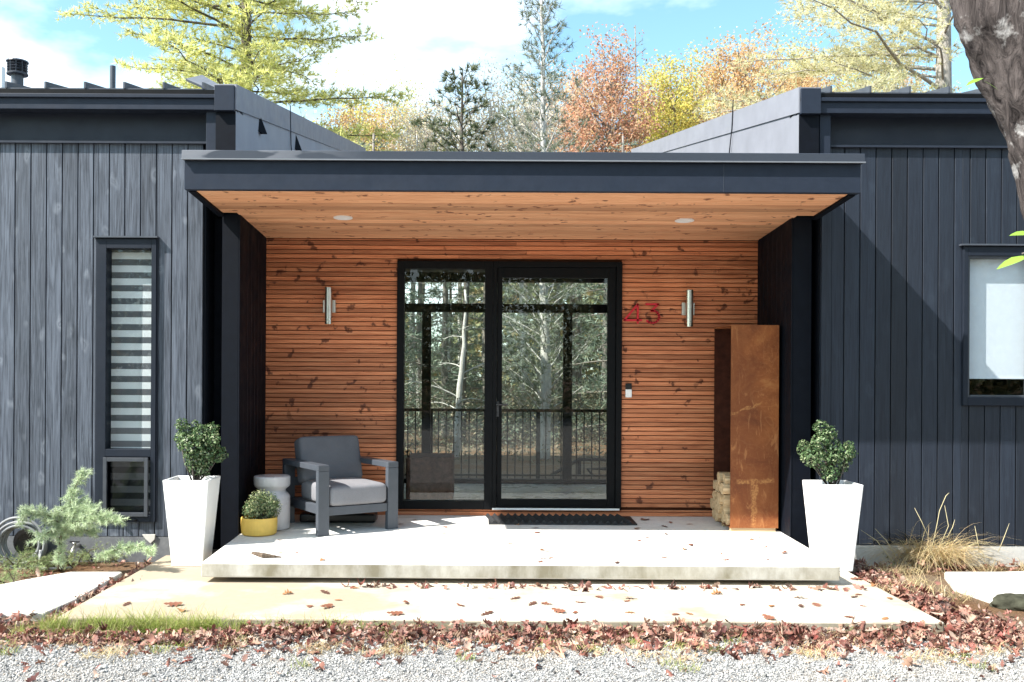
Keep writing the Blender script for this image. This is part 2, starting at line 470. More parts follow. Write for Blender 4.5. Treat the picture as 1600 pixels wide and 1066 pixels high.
def _ground():
    m = M('soil and gravel ground', .95, .1)
    n = m.noise(.9, 6, .6); f = m.noise(60, 5, .7)
    c = m.ramp(f, [(.3, (.10,.075,.05)), (.7, (.24,.19,.14))])
    c2 = m.ramp(f, [(.3, (.09,.055,.03)), (.7, (.22,.12,.065))])
    c = m.mix(m.ramp(n, [(.4, 0.), (.6, 1.)]), c, c2); m.col(c); m.bump(f, .8, .03); return m.m
MAT['ground'] = _ground()
def _gravel():
    m = M('grey gravel', .9, .2)
    v = m.n('ShaderNodeTexVoronoi', feature='F1'); v.inputs['Scale'].default_value = 70.; m.l(m.coord(), v.inputs['Vector'])
    s = m.n('ShaderNodeSeparateColor'); m.l(v.outputs['Color'], s.inputs[0])
    c = m.ramp(s.outputs[0], [(0, (.12,.12,.12)), (.5, (.24,.24,.24)), (1, (.40,.395,.38))])
    c = m.mix(m.ramp(m.noise(1.4, 5), [(.5, 0.), (.75, .5)]), c, (.34,.27,.19))
    m.col(c); m.bump(m.math('SUBTRACT', 1.0, v.outputs['Distance']), .8, .012); return m.m
MAT['gravel'] = _gravel()
def _pebble():
    m = M('gravel stones', .85, .25)
    c = m.ramp(m.island(), [(0, (.15,.148,.143)), (.4, (.31,.305,.295)), (.8, (.48,.47,.45)), (.93, (.46,.39,.32)), (1, (.06,.06,.06))])
    m.col(c); m.bump(m.noise(150, 3), .3, .003); return m.m
MAT['pebble'] = _pebble()

MAT['litter'] = m_leaf('red brown fallen leaves', [(0,(.10,.04,.036)),(.2,(.22,.092,.068)),(.42,(.34,.195,.155)),(.55,(.22,.062,.05)),(.7,(.38,.24,.17)),(.84,(.45,.345,.29)),(.92,(.33,.22,.15)),(1,(.07,.035,.03))], .15, .5)
MAT['leaf1'] = m_leaf('brown fallen leaf', [(0,(.20,.075,.045)),(1,(.25,.11,.07))], .15)
MAT['leaf2'] = m_leaf('orange fallen leaf', [(0,(.34,.16,.07)),(1,(.38,.19,.09))], .2)
MAT['leaf3'] = m_leaf('dark fallen leaf', [(0,(.10,.045,.035)),(1,(.13,.065,.045))], .15)
MAT['grass'] = m_leaf('grass blades', [(0,(.20,.27,.05)),(.5,(.30,.36,.09)),(.8,(.42,.40,.16)),(1,(.52,.44,.26))], .3)
MAT['drygrass'] = m_leaf('dry grass blades', [(0,(.56,.40,.22)),(.5,(.68,.54,.32)),(.8,(.54,.46,.22)),(1,(.74,.64,.46))], .4)
MAT['pine_y'] = m_leaf('yellow green pine needles', [(0,(.50,.54,.18)),(.5,(.70,.70,.28)),(.85,(.78,.74,.34)),(1,(.44,.50,.2))], .6)
MAT['pine_y2'] = m_leaf('pale yellow pine needles', [(0,(.56,.53,.28)),(.5,(.72,.68,.42)),(.85,(.78,.74,.5)),(1,(.5,.48,.26))], .6)
MAT['pine_g'] = m_leaf('grey green needles', [(0,(.12,.15,.10)),(.5,(.19,.22,.15)),(1,(.26,.28,.19))], .35)
MAT['pine_d'] = m_leaf('dark pine needles', [(0,(.05,.08,.05)),(.5,(.10,.13,.07)),(1,(.17,.17,.07))], .3)
MAT['hemlock'] = m_leaf('hemlock needles', [(0,(.13,.175,.135)),(.5,(.21,.26,.20)),(1,(.32,.36,.28))], .3)
MAT['oak_red'] = m_leaf('russet oak leaves', [(0,(.42,.19,.13)),(.4,(.60,.34,.22)),(.75,(.68,.46,.31)),(1,(.55,.42,.22))], .6)
MAT['oak_or'] = m_leaf('orange autumn leaves', [(0,(.60,.36,.18)),(.45,(.70,.46,.24)),(.8,(.70,.55,.29)),(1,(.58,.38,.22))], .6)
MAT['oak_yl'] = m_leaf('yellow autumn leaves', [(0,(.48,.50,.12)),(.45,(.66,.60,.15)),(.8,(.70,.55,.18)),(1,(.54,.52,.18))], .6)
MAT['pale_lf'] = m_leaf('pale sparse leaves', [(0,(.52,.42,.34)),(.5,(.62,.55,.42)),(1,(.48,.48,.30))], .4)
MAT['box'] = m_leaf('glossy dark green leaves', [(0,(.035,.075,.03)),(.4,(.085,.15,.06)),(.75,(.17,.24,.11)),(1,(.36,.40,.24))], .25, .4, .3)
MAT['varieg'] = m_leaf('variegated leaves', [(0,(.06,.12,.05)),(.5,(.16,.22,.10)),(.8,(.36,.38,.2)),(1,(.5,.5,.3))], .25, .4)
MAT['cedar'] = m_leaf('pale blue green needles', [(0,(.38,.48,.28)),(.5,(.54,.63,.42)),(.85,(.66,.72,.53)),(1,(.30,.40,.22))], .3)
MAT['juniper'] = m_leaf('low green juniper', [(0,(.16,.22,.09)),(.5,(.28,.35,.15)),(1,(.42,.45,.24))], .3)
MAT['fresh'] = m_leaf('fresh green leaf', [(0,(.22,.40,.05)),(1,(.30,.48,.08))], .45, .35, .4)
MAT['forest'] = m_leaf('mixed far foliage', [(0,(.16,.20,.12)),(.4,(.26,.29,.16)),(.7,(.40,.36,.18)),(.9,(.46,.33,.18)),(1,(.20,.24,.15))], .5)
MAT['bark_grey'] = m_bark('grey bark', (.12,.10,.09), (.32,.29,.26))
MAT['bark_dark'] = m_bark('dark limb bark', (.06,.05,.045), (.17,.15,.13))
MAT['bark_pale'] = m_bark('pale bleached bark', (.38,.36,.33), (.62,.60,.57))
MAT['bark_near'] = m_bark('furrowed bark with lichen', (.013,.010,.010), (.115,.095,.09), (.45,.43,.42), 1.0, (.60, .72))

# ------------------------------------------------------------------ main depths
YW, YP, YWING, YCAN, YE = 9.49, 8.45, 8.385, 7.527, 8.295     # timber wall, pier fronts, wing walls, canopy front, eaves
PX0, PX1 = -2.11, 2.74
def pz(Y): return 0.215 + (Y - 7.28) * (0.262 - 0.215) / (YW - 7.28)   # porch floor falls gently to the front
SLABZ = 0.062

# ------------------------------------------------------------------ setting: ground, drive, paths
b = MB(); b.add([(-300,-300,0),(300,-300,0),(300,300,0),(-300,300,0)], [(0,1,2,3)])
solo('ground', b, MAT['ground'], (0,0,0), kind='structure')
b = MB(); b.add([(-25,-25,.004),(25,-25,.004),(25,6.0,.004),(-25,6.0,.004)], [(0,1,2,3)])
solo('gravel_drive', b, MAT['gravel'], (0,0,0), kind='structure')

b = MB(); b.box(-2.74, 3.02, 6.22, 9.6, -.05, SLABZ)
solo('path', b, MAT['slab'], (0,6.2,0), kind='structure', bevel=.012)
b = MB()
T = .112
V = [(PX0,7.28,pz(7.28)-T),(PX1,7.28,pz(7.28)-T),(PX1,YW,pz(YW)-T),(PX0,YW,pz(YW)-T),(PX0,7.28,pz(7.28)),(PX1,7.28,pz(7.28)),(PX1,YW+.1,pz(YW+.1)),(PX0,YW+.1,pz(YW+.1))]
b.add(V, [(0,3,2,1),(4,5,6,7),(0,1,5,4),(1,2,6,5),(2,3,7,6),(3,0,4,7)])
solo('porch_floor', b, MAT['porch'], (0,7.3,0.1), kind='structure', bevel=.010)

def flag(pts, z, th, name, label):
    b = MB(); n = len(pts)
    V = [(p.x, p.y, z) for p in pts] + [(p.x, p.y, z - th) for p in pts]
    F = [tuple(range(n)), tuple(range(2*n-1, n-1, -1))] + [(i, i+n, (i+1)%n+n, (i+1)%n) for i in range(n)]
    b.add(V, F)
    c = sum(pts, Vector())/n
    return solo(name, b, MAT['stone'], (c.x, c.y, z-th), label, 'paving stone', bevel=.015)
flag([gp(*p, .06) for p in ((-90,962),(70,957),(120,935),(192,893),(110,893),(40,905),(-60,925))], .06, .07, 'flagstone', 'broad pale flagstone left of the tan slab below the small cedar')
flag([gp(*p, .06) for p in ((1560,935),(1690,945),(1700,890),(1560,893),(1475,893),(1490,912))], .06, .07, 'flagstone', 'pale flagstone beside red leaf litter below the dry grass tuft')
def rock(c, sx, sy, sz, mat, label, seed):
    import bmesh
    bm = bmesh.new(); bmesh.ops.create_icosphere(bm, subdivisions=4, radius=1)
    r = np.random.default_rng(seed); ph = r.uniform(0, 6, 9)
    for v in bm.verts:
        p = v.co; d = 1 + .12*math.sin(3*p.x+ph[0])*math.cos(2.5*p.y+ph[1]) + .07*math.sin(7*p.y+ph[2])*math.sin(6*p.z+ph[3]) + .04*math.sin(15*p.x+ph[4])*math.sin(13*p.z+ph[5])
        v.co = Vector((p.x*sx*d, p.y*sy*d, max(-.3*sz, p.z*sz*d)))
    b = MB(); b.add([v.co + Vector(c) for v in bm.verts], [[w.index for w in f.verts] for f in bm.faces]); bm.free()
    return solo('rock', b, mat, c, label, 'rock', smooth=True)
rock(gp(1600, 946, .02), 0.22, .12, .08, m_plain('mossy stone', (.05,.05,.035), .95, .1, var=.6, bump=.8, scale=9), 'low mossy dark rock among red leaves in front of the flagstone', 3)

# ------------------------------------------------------------------ the house
house = thing('house', 'low modern house with dark board siding and a timber lined entrance porch', 'house', (0, YWING, 0))

def rect_minus(r, h):
    x0,x1,z0,z1 = r; a,b_,c,d = h
    if a >= x1 or b_ <= x0 or c >= z1 or d <= z0: return [r]
    out = []
    if a > x0: out.append((x0,a,z0,z1))
    if b_ < x1: out.append((b_,x1,z0,z1))
    xa, xb = max(x0,a), min(x1,b_)
    if c > z0: out.append((xa,xb,z0,c))
    if d < z1: out.append((xa,xb,d,z1))
    return out
def boards(x0, x1, joint, step, z0, z1, y, th, hole):
    b = MB(); k0 = math.floor((x0-joint)/step); x = joint + k0*step
    while x < x1:
        a, c = max(x, x0), min(x+step-.0085, x1)
        if c - a > .012:
            for r in rect_minus((a, c, z0, z1), hole):
                if r[1]-r[0] > .004 and r[3]-r[2] > .004: b.box(r[0], r[1], y, y+th, r[2], r[3])
        x += step
    return b
# window openings (left tall, right square)
LW = (at(152,600,YWING).x, at(245,600,YWING).x, at(200,815,YWING).z, at(200,374,YWING).z)
RW = (at(1503,500,YWING).x, at(1626,500,YWING).x, at(1550,634,YWING).z, at(1550,386,YWING).z)
STEP = .1370
ZL0, ZR0, ZTOP = at(150,838,YWING).z, at(1420,852,YWING).z, EYE + 2.025
XL1, XR0 = -2.41, 2.975
part('siding_wall', boards(-9.0, XL1, at(23.4,500,YWING).x, STEP, ZL0, ZTOP, YWING, .022, LW), MAT['siding'], house, bevel=.0025, seg=1)
part('siding_wall', boards(XR0+.09, 9.6, at(1319.5,500,YWING).x, STEP, ZR0, ZTOP, YWING, .022, RW), MAT['siding_shade'], house, bevel=.0025, seg=1)
# corner boards, returns, recess and structural backing
b = MB()
b.box(XR0, XR0+.085, YWING-.012, YWING+.03, ZR0, ZTOP)
part('corner_board', b, MAT['siding_shade'], house)
b = MB(); b.box(XL1-.02, XL1+.004, YWING+.024, YWING+.29, 0, ZTOP-.02); part('return_wall', b, MAT['black_trim'], house)
b = MB(); b.box(XL1-.02, PX0-.16, YWING+.30, YWING+.34, 0, 3.05); part('recess_panel', b, MAT['black_trim'], house)
b = MB(); b.box(XR0-.004, XR0+.02, YWING+.032, YWING+.5, 0, ZTOP-.02); part('return_wall', b, MAT['black_trim'], house)
b = MB()
for r in rect_minus((-9.0, XL1-.022, 0.0, ZTOP-.02), LW): b.box(r[0], r[1], YWING+.027, YWING+.20, r[2], r[3])
part('wall_core', b, MAT['black_trim'], house); b = MB()
for r in rect_minus((XR0+.022, 9.6, 0.0, ZTOP-.02), RW): b.box(r[0], r[1], YWING+.036, YWING+.20, r[2], r[3])
part('wall_core', b, MAT['black_trim'], house)
b = MB(); b.box(-9.0, XL1, YWING-.006, YWING+.025, -.05, ZL0-.004)
part('plinth', b, MAT['plinth_l'], house)
b = MB(); b.box(XR0, 9.6, YWING+.005, YWING+.034, -.05, ZR0-.004)
part('plinth', b, MAT['plinth_r'], house)
b = MB(); b.add([at(222,835.5,8.36), at(242,835.5,8.36), at(241,843,8.36), at(235,849,8.36), at(227,842,8.36)], [(0,1,2,3,4)])
V = b.v[:]; b.add([Vector(p)+Vector((0,.02,0)) for p in V], [(4,3,2,1,0)]); b.f += [(i, i+5, (i+1)%5+5, (i+1)%5) for i in range(5)]
part('bare_patch', b, MAT['plinth_r'], house)

# friezes under the eaves, and posts
GZ0, GZ1 = EYE + 2.284, EYE + 2.425
for (xa, xb, xc, xd) in ((-9.0, PX0-.17, -9.0, XL1+.05), (PX1+.18, 9.6, XR0-.02, 9.6)):
    b = MB(); b.box(xa, xb, YWING+.10, YWING+.16, ZTOP+.02, ZTOP+.42)
    b.add([(xc,YWING-.035,ZTOP+.004),(xd,YWING-.035,ZTOP+.004),(xd,YWING+.11,ZTOP+.03),(xc,YWING+.11,ZTOP+.03),(xc,YWING-.035,ZTOP-.014),(xd,YWING-.035,ZTOP-.014),(xd,YWING+.11,ZTOP-.014),(xc,YWING+.11,ZTOP-.014)],
          [(0,1,2,3),(7,6,5,4),(4,5,1,0),(5,6,2,1),(6,7,3,2),(7,4,0,3)])
    part('frieze', b, MAT['frieze'], house)
ZCAN = EYE + 1.755
for (p0, p1) in ((322, 338), (1281, 1298)):
    xa, xb = at(p0, 200, 8.32).x, at(p1, 200, 8.32).x
    b = MB(); b.box(xa, xb, 8.32, 8.44, ZCAN-.02, GZ0+.02); part('eave_post', b, MAT['navy_metal'], house, bevel=.004)
# gutters and roofs
XGL, XGR = at(368,160,YE).x, at(1249,170,YE).x
SL = .178
def roofz(Y): return GZ1 + .035 + SL*(Y - YE)
def slope_slab(x0, x1, y0, y1, dz0, dz1):
    b = MB()
    b.add([(x0,y0,roofz(y0)+dz0),(x1,y0,roofz(y0)+dz0),(x1,y1,roofz(y1)+dz0),(x0,y1,roofz(y1)+dz0),
           (x0,y0,roofz(y0)+dz1),(x1,y0,roofz(y0)+dz1),(x1,y1,roofz(y1)+dz1),(x0,y1,roofz(y1)+dz1)],
          [(0,3,2,1),(4,5,6,7),(0,1,5,4),(1,2,6,5),(2,3,7,6),(3,0,4,7)])
    return b
for side, (x0, x1, off) in (('l', (-9.2, XGL, at(10,140,YE).x)), ('r', (XGR, 9.8, at(1298,150,YE).x))):
    b = MB()
    b.box(x0, x1, YE-.02, YE+.10, GZ0, GZ1-.045)
    b.box(x0, x1, YE-.045, YE+.10, GZ1-.045, GZ1-.012)            # rolled lip
    b.box(x0, x1, YE+.10, YWING+.17, GZ0+.02, GZ0+.05)           # eave underside
    part('gutter', b, MAT['navy_metal'], house, bevel=.004)
    rb = slope_slab(x0, x1 - (.02 if side == 'l' else 0), YE-.0, 17.5, -.03, 0.012)
    k = math.ceil((x0-off)/.34); x = off + k*.34
    while x < x1-.06:
        f = slope_slab(x-.008, x+.008, YE-.012, 17.5, 0.010, .066); rb.add(f.v, f.f); x += .34
    rf = part('roof', rb, MAT['roof'], house)
    xe = (x1-.17, x1) if side == 'l' else (x0, x0+.17)
    part('roof_edge', MB().box(x0, x1-.0, YE-.025, YE-.005, GZ1-.010, roofz(YE)-.005), MAT['black_frame'], house)
    part('gutter_end', MB().box(xe[0], xe[1], YE-.050, YE+.010, GZ0-.012, roofz(YE)+.03), MAT['navy_metal'], house, bevel=.003)
    part('front_panel', MB().box(xe[0], xe[1], YE-.001, YE+.011, ZCAN-.1, GZ0-.014), MAT['black_trim'], house)
    if side == 'l': roof_l = rf
    # upper side wall beside the entrance roof, with its sloping capping
    xs = (x1-.16, x1) if side == 'l' else (x1 if False else x0, x0+.16)
    wb = MB(); y0, y1 = YE+.012, 17.5
    xa, xb = xs
    zb_ = ZCAN-.1
    wb.add([(xa,y0,zb_),(xb,y0,zb_),(xb,y1,zb_),(xa,y1,zb_),(xa,y0,roofz(y0)-.04),(xb,y0,roofz(y0)-.04),(xb,y1,roofz(y1)-.04),(xa,y1,roofz(y1)-.04)],
           [(0,3,2,1),(4,5,6,7),(0,1,5,4),(1,2,6,5),(2,3,7,6),(3,0,4,7)])
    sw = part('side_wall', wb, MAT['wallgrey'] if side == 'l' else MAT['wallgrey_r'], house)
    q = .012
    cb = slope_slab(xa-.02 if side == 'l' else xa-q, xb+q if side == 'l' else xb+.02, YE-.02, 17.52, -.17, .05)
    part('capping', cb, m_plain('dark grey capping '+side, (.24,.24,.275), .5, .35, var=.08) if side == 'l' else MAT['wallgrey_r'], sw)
    if side == 'l':
        for (px, py, Y) in ((408, 196, 9.2), (489, 225, 12.6)):
            c = at(px, py, 9.2 if px < 450 else 11.0); c.x = xb
            s = MB(); s.add([c+Vector((0,-.06,-.07)), c+Vector((0,.06,-.07)), c+Vector((0,0,.11)), c+Vector((.075,0,-.085))], [(0,1,2),(0,2,3),(2,1,3),(0,3,1)])
            part('scupper', s, MAT['black_trim'], sw)
        p = [Vector((xb+.014, y, z)) for (y, z) in ((10.6, 4.62), (10.65, 4.2), (10.8, 3.9), (11.1, 3.6), (11.3, 3.4))]
    else:
        p = [Vector((xa-.02, y, z)) for (y, z) in ((10.4, 4.65), (10.45, 4.35), (10.6, 4.0), (10.9, 3.7), (11.1, 3.4))]
    part('cable', MB().tube(p, .006, 5), MAT['black_trim'], sw, smooth=True)
# roof fittings
def rp(px, py, Y): return at(px, py, Y)
c = rp(27, 140, 11.0)
ch = MB(); ch.lathe([(.066,-.4),(.066,.18)], c, 20)
ch.lathe([(.115,.165),(.118,.18),(.1,.19)], c, 20); ch.lathe([(.09,.30),(.122,.31),(.118,.325),(.05,.345)], c, 20)
for z in (.215, .245, .275): ch.lathe([(.106,z),(.112,z+.004),(.106,z+.008),(.10,z+.004)], c, 20)
for k in range(10):
    a = k*math.pi/5; ch.tube([c+Vector((.104*math.cos(a), .104*math.sin(a), .18)), c+Vector((.104*math.cos(a), .104*math.sin(a), .31))], .005, 5)
part('chimney', ch, MAT['roof'], roof_l, smooth=False)
c = rp(176, 140, 10.5); part('vent_pipe', MB().lathe([(.031,-.5),(.031,.255),(.026,.258)], c, 16), MAT['roof'], roof_l)
c = rp(3, 140, 10.5); part('vent_pipe', MB().lathe([(.032,-.5),(.032,.24),(.026,.243)], c, 16), MAT['white_plastic'], roof_l)
fl = MB(); P = [rp(290,123,9.6), rp(316,117,9.6), rp(352,138,9.0), rp(338,144,9.0)]
fl.add(P + [p+Vector((0,.02,-.02)) for p in P], [(0,1,2,3),(7,6,5,4)] + [(i, i+4, (i+1)%4+4, (i+1)%4) for i in range(4)])
part('roof_flap', fl, MAT['roof'], roof_l)

# piers / porch side walls
def vert_boards(axis_pts, z0, z1): pass
for (xi, xo) in ((PX0-.02, PX0-.165), (PX1+.01, PX1+.175)):
    b = MB(); b.box(min(xi,xo), max(xi,xo), YP, YW+.3, 0.0, 3.06)
    # narrow vertical boards on the inner face
    s = 1 if xi < 0 else -1; y = YP+.16
    while y < YW-.02:
        b.box(min(xi, xi+s*.012), max(xi, xi+s*.012), y, min(y+.131, YW), 0.1, 3.05); y += .137
    b.box(min(xi,xi+s*.014), max(xi,xi+s*.014), YP-.004, YP+.155, 0.1, 3.05)
    part('porch_side_wall', b, MAT['black_trim'], house, bevel=.003, seg=1)

# canopy
CX0, CX1 = at(288,270,YCAN).x, at(1345,270,YCAN).x
ZS0 = EYE + 1.452       # fascia bottom
def sz(Y): return ZS0 + .004 + (Y-YCAN)*((EYE+1.353+.0) - ZS0)/(YW-YCAN)
b = MB(); b.box(CX0, CX1, YCAN, YCAN+.06, ZS0, ZCAN-.075)
b.box(CX0, CX0+.05, YCAN+.06, YP-.01, ZS0-.0, ZCAN-.075); b.box(CX1-.05, CX1, YCAN+.06, YP-.01, ZS0-.0, ZCAN-.075)
b.box(CX0+.05, CX1-.05, YCAN+.06, 12.9, ZCAN-.14, ZCAN-.075)
canopy = part('canopy', b, MAT['navy_metal'], house, bevel=.003, seg=1)
b = MB(); b.box(CX0-.012, CX1+.02, YCAN-.03, YCAN+.25, ZCAN-.072, ZCAN)
def _flash():
    m = M('stained metal flashing', .42, .5)
    n = m.noise(1.0, 3, .5, m.coord((1.6, 1, 6), (3.3, 0, 0)), .4)
    sx = m.n('ShaderNodeSeparateXYZ'); m.l(m.coord(), sx.inputs[0])
    lf = m.ramp(m.math('MULTIPLY', m.math('ADD', sx.outputs[0], 3.0), .2), [(.25, 1.), (.42, 0.)])
    m.col(m.mix(m.math('MULTIPLY', m.ramp(n, [(.5, 0.), (.53, .8), (.66, 1.)]), lf), (.030,.036,.050), (.15,.155,.175)))
    return m.m
part('flashing', b, _flash(), canopy, bevel=.003, seg=1)
part('drip_edge', MB().box(CX0-.014, CX1+.022, YCAN-.044, YCAN-.031, ZCAN-.076, ZCAN-.066), m_plain('drip edge with painted highlight', (.16,.17,.19), .5, .4, var=.1), canopy)  # bright highlight on the lip put into its lighter grey
b = MB()     # joint line of the fascia plates and flashing lap
xj = at(1131,270,YCAN).x; b.box(xj-.001, xj+.001, YCAN-.002, YCAN, ZS0, ZCAN-.08)
part('fascia_joint', b, MAT['roof'], canopy)
b = MB()
y = YCAN+.065; nb = 0
while y < YW:
    y2 = min(y+.118, YW-.002)
    xa, xb = (CX0+.075, CX1-.075) if y2 < YP else (PX0-.02, PX1+.02)
    za, zb = sz(y), sz(y2)
    b.add([(xa,y,za),(xb,y,za),(xb,y2,zb),(xa,y2,zb),(xa,y,za+.02),(xb,y,za+.02),(xb,y2,zb+.02),(xa,y2,zb+.02)],
          [(0,3,2,1),(4,5,6,7),(0,1,5,4),(1,2,6,5),(2,3,7,6),(3,0,4,7)])
    y += .132
part('soffit', b, MAT['soffit'], canopy, bevel=.003, seg=1)
b = MB(); b.add([(CX0,YCAN+.06,ZS0+.03),(CX1,YCAN+.06,ZS0+.03),(CX1,YW+.2,ZS0-.02),(CX0,YW+.2,ZS0-.02)], [(0,3,2,1)])
part('soffit_backing', b, MAT['black_trim'], canopy)
for x in (CX0+.02, CX1-.072):
    b = MB(); b.add([(x,YCAN+.06,sz(YCAN)-.015),(x+.052,YCAN+.06,sz(YCAN)-.015),(x+.052,YP-.02,sz(YP)-.02),(x,YP-.02,sz(YP)-.02),(x,YCAN+.06,sz(YCAN)+.05),(x+.052,YCAN+.06,sz(YCAN)+.05),(x+.052,YP-.02,sz(YP)+.05),(x,YP-.02,sz(YP)+.05)],
          [(0,3,2,1),(4,5,6,7),(0,1,5,4),(1,2,6,5),(2,3,7,6),(3,0,4,7)])
    part('soffit_trim', b, MAT['black_trim'], canopy)

# timber wall with slats, opening for door and sidelight
DX0, DX1 = at(620,600,YW).x, at(971,600,YW).x
DZ0, DZ1 = at(800,796,YW).z, at(800,409,YW).z
rng = random.Random(4)
b = MB(); z = pz(YW)+.002; zt = sz(YW)-.004; PITCH = .0445
while z < zt - .01:
    h = min(PITCH-.0068, zt-z)
    spans = [(PX0-.01, PX1+.01)] if (z+h < DZ0+.001 or z > DZ1-.001) else [(PX0-.01, DX0), (DX1, PX1+.01)]
    if z < DZ0 and z+h > DZ0: spans = [(PX0-.01, PX1+.01)]; h = DZ0 - z - .002 if DZ0 - z > .01 else h
    for (xa, xb) in spans:
        x = xa; 
        while x < xb - .001:
            L = rng.uniform(1.6, 3.4); e = min(x+L, xb)
            if xb - e < .5: e = xb
            dy = rng.uniform(-.0012, .0012)
            b.box(x, e-.0012, YW+dy, YW+.03, z, z+h); x = e
    z += PITCH
part('slat_wall', b, MAT['slats'], house, bevel=.003, seg=2)
b = MB()
b.box(PX0-.02, DX0, YW+.032, YW+.16, 0, 3.05); b.box(DX1, PX1+.02, YW+.032, YW+.16, 0, 3.05)
b.box(DX0, DX1, YW+.032, YW+.16, DZ1, 3.05); b.box(DX0, DX1, YW+.032, YW+.16, 0.0, DZ0)
part('wall_core', b, m_plain('dark stained sheathing', (.075,.027,.014), .9, .1), house)

# door and sidelight
def X(px, Y=YW): return at(px, 600, Y).x
def Zt(py, Y=YW): return at(790, py, Y).z
door = MB(); 
door.frame(X(770), DX1, DZ0, DZ1, YW-.03, YW+.11, X(776)-X(770), X(971)-X(962), .055, .03)
door.frame(X(776)+.002, X(962)-.002, Zt(793), DZ1-.057, YW-.005, YW+.06, X(784)-X(776), X(962)-X(949.5), DZ1-.057-Zt(434), Zt(780)-Zt(793))
dr = part('door', door, MAT['black_frame'], house, bevel=.004)
part('pane', MB().box(X(783), X(951), YW+.02, YW+.03, Zt(782), Zt(432)), MAT['glass'], dr)
hd = MB(); c = at(777, 632, YW-.0)
hd.box(c.x-.016, c.x+.016, YW-.022, YW-.006, c.z-.12, c.z+.03)
hd.tube([c+Vector((0,-.02,0)), c+Vector((0,-.06,0)), c+Vector((.02,-.07,0)), c+Vector((.105,-.07,0))], .010, 10)
hd.lathe([(.011,0),(.011,.002)], c+Vector((0,-.024,-.09)), 12)
part('handle', hd, MAT['steel'] if False else m_plain('dark steel handle', (.06,.06,.065), .35, .5, .6), dr, smooth=False)
part('threshold', MB().box(X(770), DX1-.02, YW-.045, YW-.031, DZ0-.0, DZ0+.018), MAT['white_plastic'], dr)
sl = MB(); sl.frame(DX0, X(770)-.002, DZ0+.0, DZ1, YW-.03, YW+.11, X(631)-DX0, X(769.6)-X(757), DZ1-Zt(421), Zt(783)-DZ0)
s_ = part('sidelight', sl, MAT['black_frame'], house, bevel=.004)
part('pane', MB().box(X(630), X(758), YW+.02, YW+.03, Zt(785), Zt(419)), MAT['glass'], s_)

# windows in the wings
def win_l():
    y0 = YWING-.03; x0,x1,z0,z1 = LW
    f = MB()
    gx0, gx1 = at(165,600,y0).x, at(235.5,600,y0).x
    gt, gb = at(200,388,y0).z, at(200,702,y0).z
    f.frame(x0, x1, z0, z1, y0, YWING+.10, gx0-x0, x1-gx1, z1-gt, at(200,806,y0).z-z0)
    f.box(gx0, gx1, y0, YWING+.10, at(200,714,y0).z, gb)
    f.frame(x0-.012, x1+.012, z0-.0, z1+.006, YWING-.018, YWING-.001, .012, .012, .006, 0)
    w = part('window', f, MAT['win_frame'], house, bevel=.004)
    part('pane', MB().box(gx0-.004, gx1+.004, YWING+.035, YWING+.043, gb-.004, gt+.004), MAT['win_glass'], w)
    h = MB(); h.box(x0-.03, x1+.015, YWING-.055, YWING-.001, z1+.008, z1+.022); part('head_flashing', h, MAT['roof'], w)
    s = MB(); sx0, sx1 = at(162,760,y0).x, at(232,760,y0).x; s0, s1 = at(200,807,y0).z, at(200,715,y0).z
    s.frame(sx0, sx1, s0, s1, y0-.022, y0-.002, .032, .032, .035, .035)
    sf = part('sash', s, MAT['screen_frame'], w, bevel=.003)
    part('pane', MB().box(gx0-.004, gx1+.004, YWING+.02, YWING+.028, s0, s1), m_glass('insect screened glass', (.55,.56,.57), 1.0), w)
    for px in (183, 211):
        c = at(px, 813, y0-.01); part('latch', MB().lathe([(.004,-.008),(.018,-.008),(.018,.006),(.004,.008)], c, 10), MAT['black_frame'], w)
win_l()
bx0, bx1 = LW[0]+.03, LW[1]-.03
solo('window_blind', MB().box(bx0, bx1, YWING+.10, YWING+.104, LW[2]+.03, LW[3]-.03), MAT['zebra'], ((bx0+bx1)/2, YWING+.1, at(200,698,YWING+.1).z),
     'grey and white striped zebra blind behind the tall narrow window', 'blind')
def win_r():
    y0 = YWING-.03; x0,x1,z0,z1 = RW; f = MB()
    gx0, gx1 = at(1516,500,y0).x, at(1611,500,y0).x
    gt, gb = at(1550,403,y0).z, at(1550,618,y0).z
    f.frame(x0, x1, z0, z1, y0, YWING+.10, gx0-x0-.016, x1-gx1-.016, z1-gt-.016, gb-z0-.016)
    w = part('window', f, MAT['win_frame'], house, bevel=.004)
    s = MB(); s.frame(gx0-.018, gx1+.018, gb-.018, gt+.018, y0+.012, YWING+.08, .02, .02, .02, .02); part('sash', s, MAT['screen_frame'], w, bevel=.003)
    part('pane', MB().box(gx0-.002, gx1+.002, YWING+.012, YWING+.02, gb-.002, gt+.002), MAT['win_glass'], w)
    h = MB(); h.box(x0-.03, x1+.03, YWING-.055, YWING-.001, z1+.006, z1+.020); part('head_flashing', h, MAT['roof'], w)
    return gx0, gx1, gt, gb
gx0, gx1, gt, gb = win_r()
zb = at(1550, 590, YWING+.07).z
b = MB(); b.box(gx0-.01, gx1+.01, YWING+.07, YWING+.073, zb, gt+.02); b.box(gx0-.01, gx1+.01, YWING+.064, YWING+.08, zb-.012, zb)
solo('window_blind', b, MAT['roller'], (gx0, YWING+.07, zb), 'plain white roller blind pulled most of the way down behind the squarish window', 'blind')
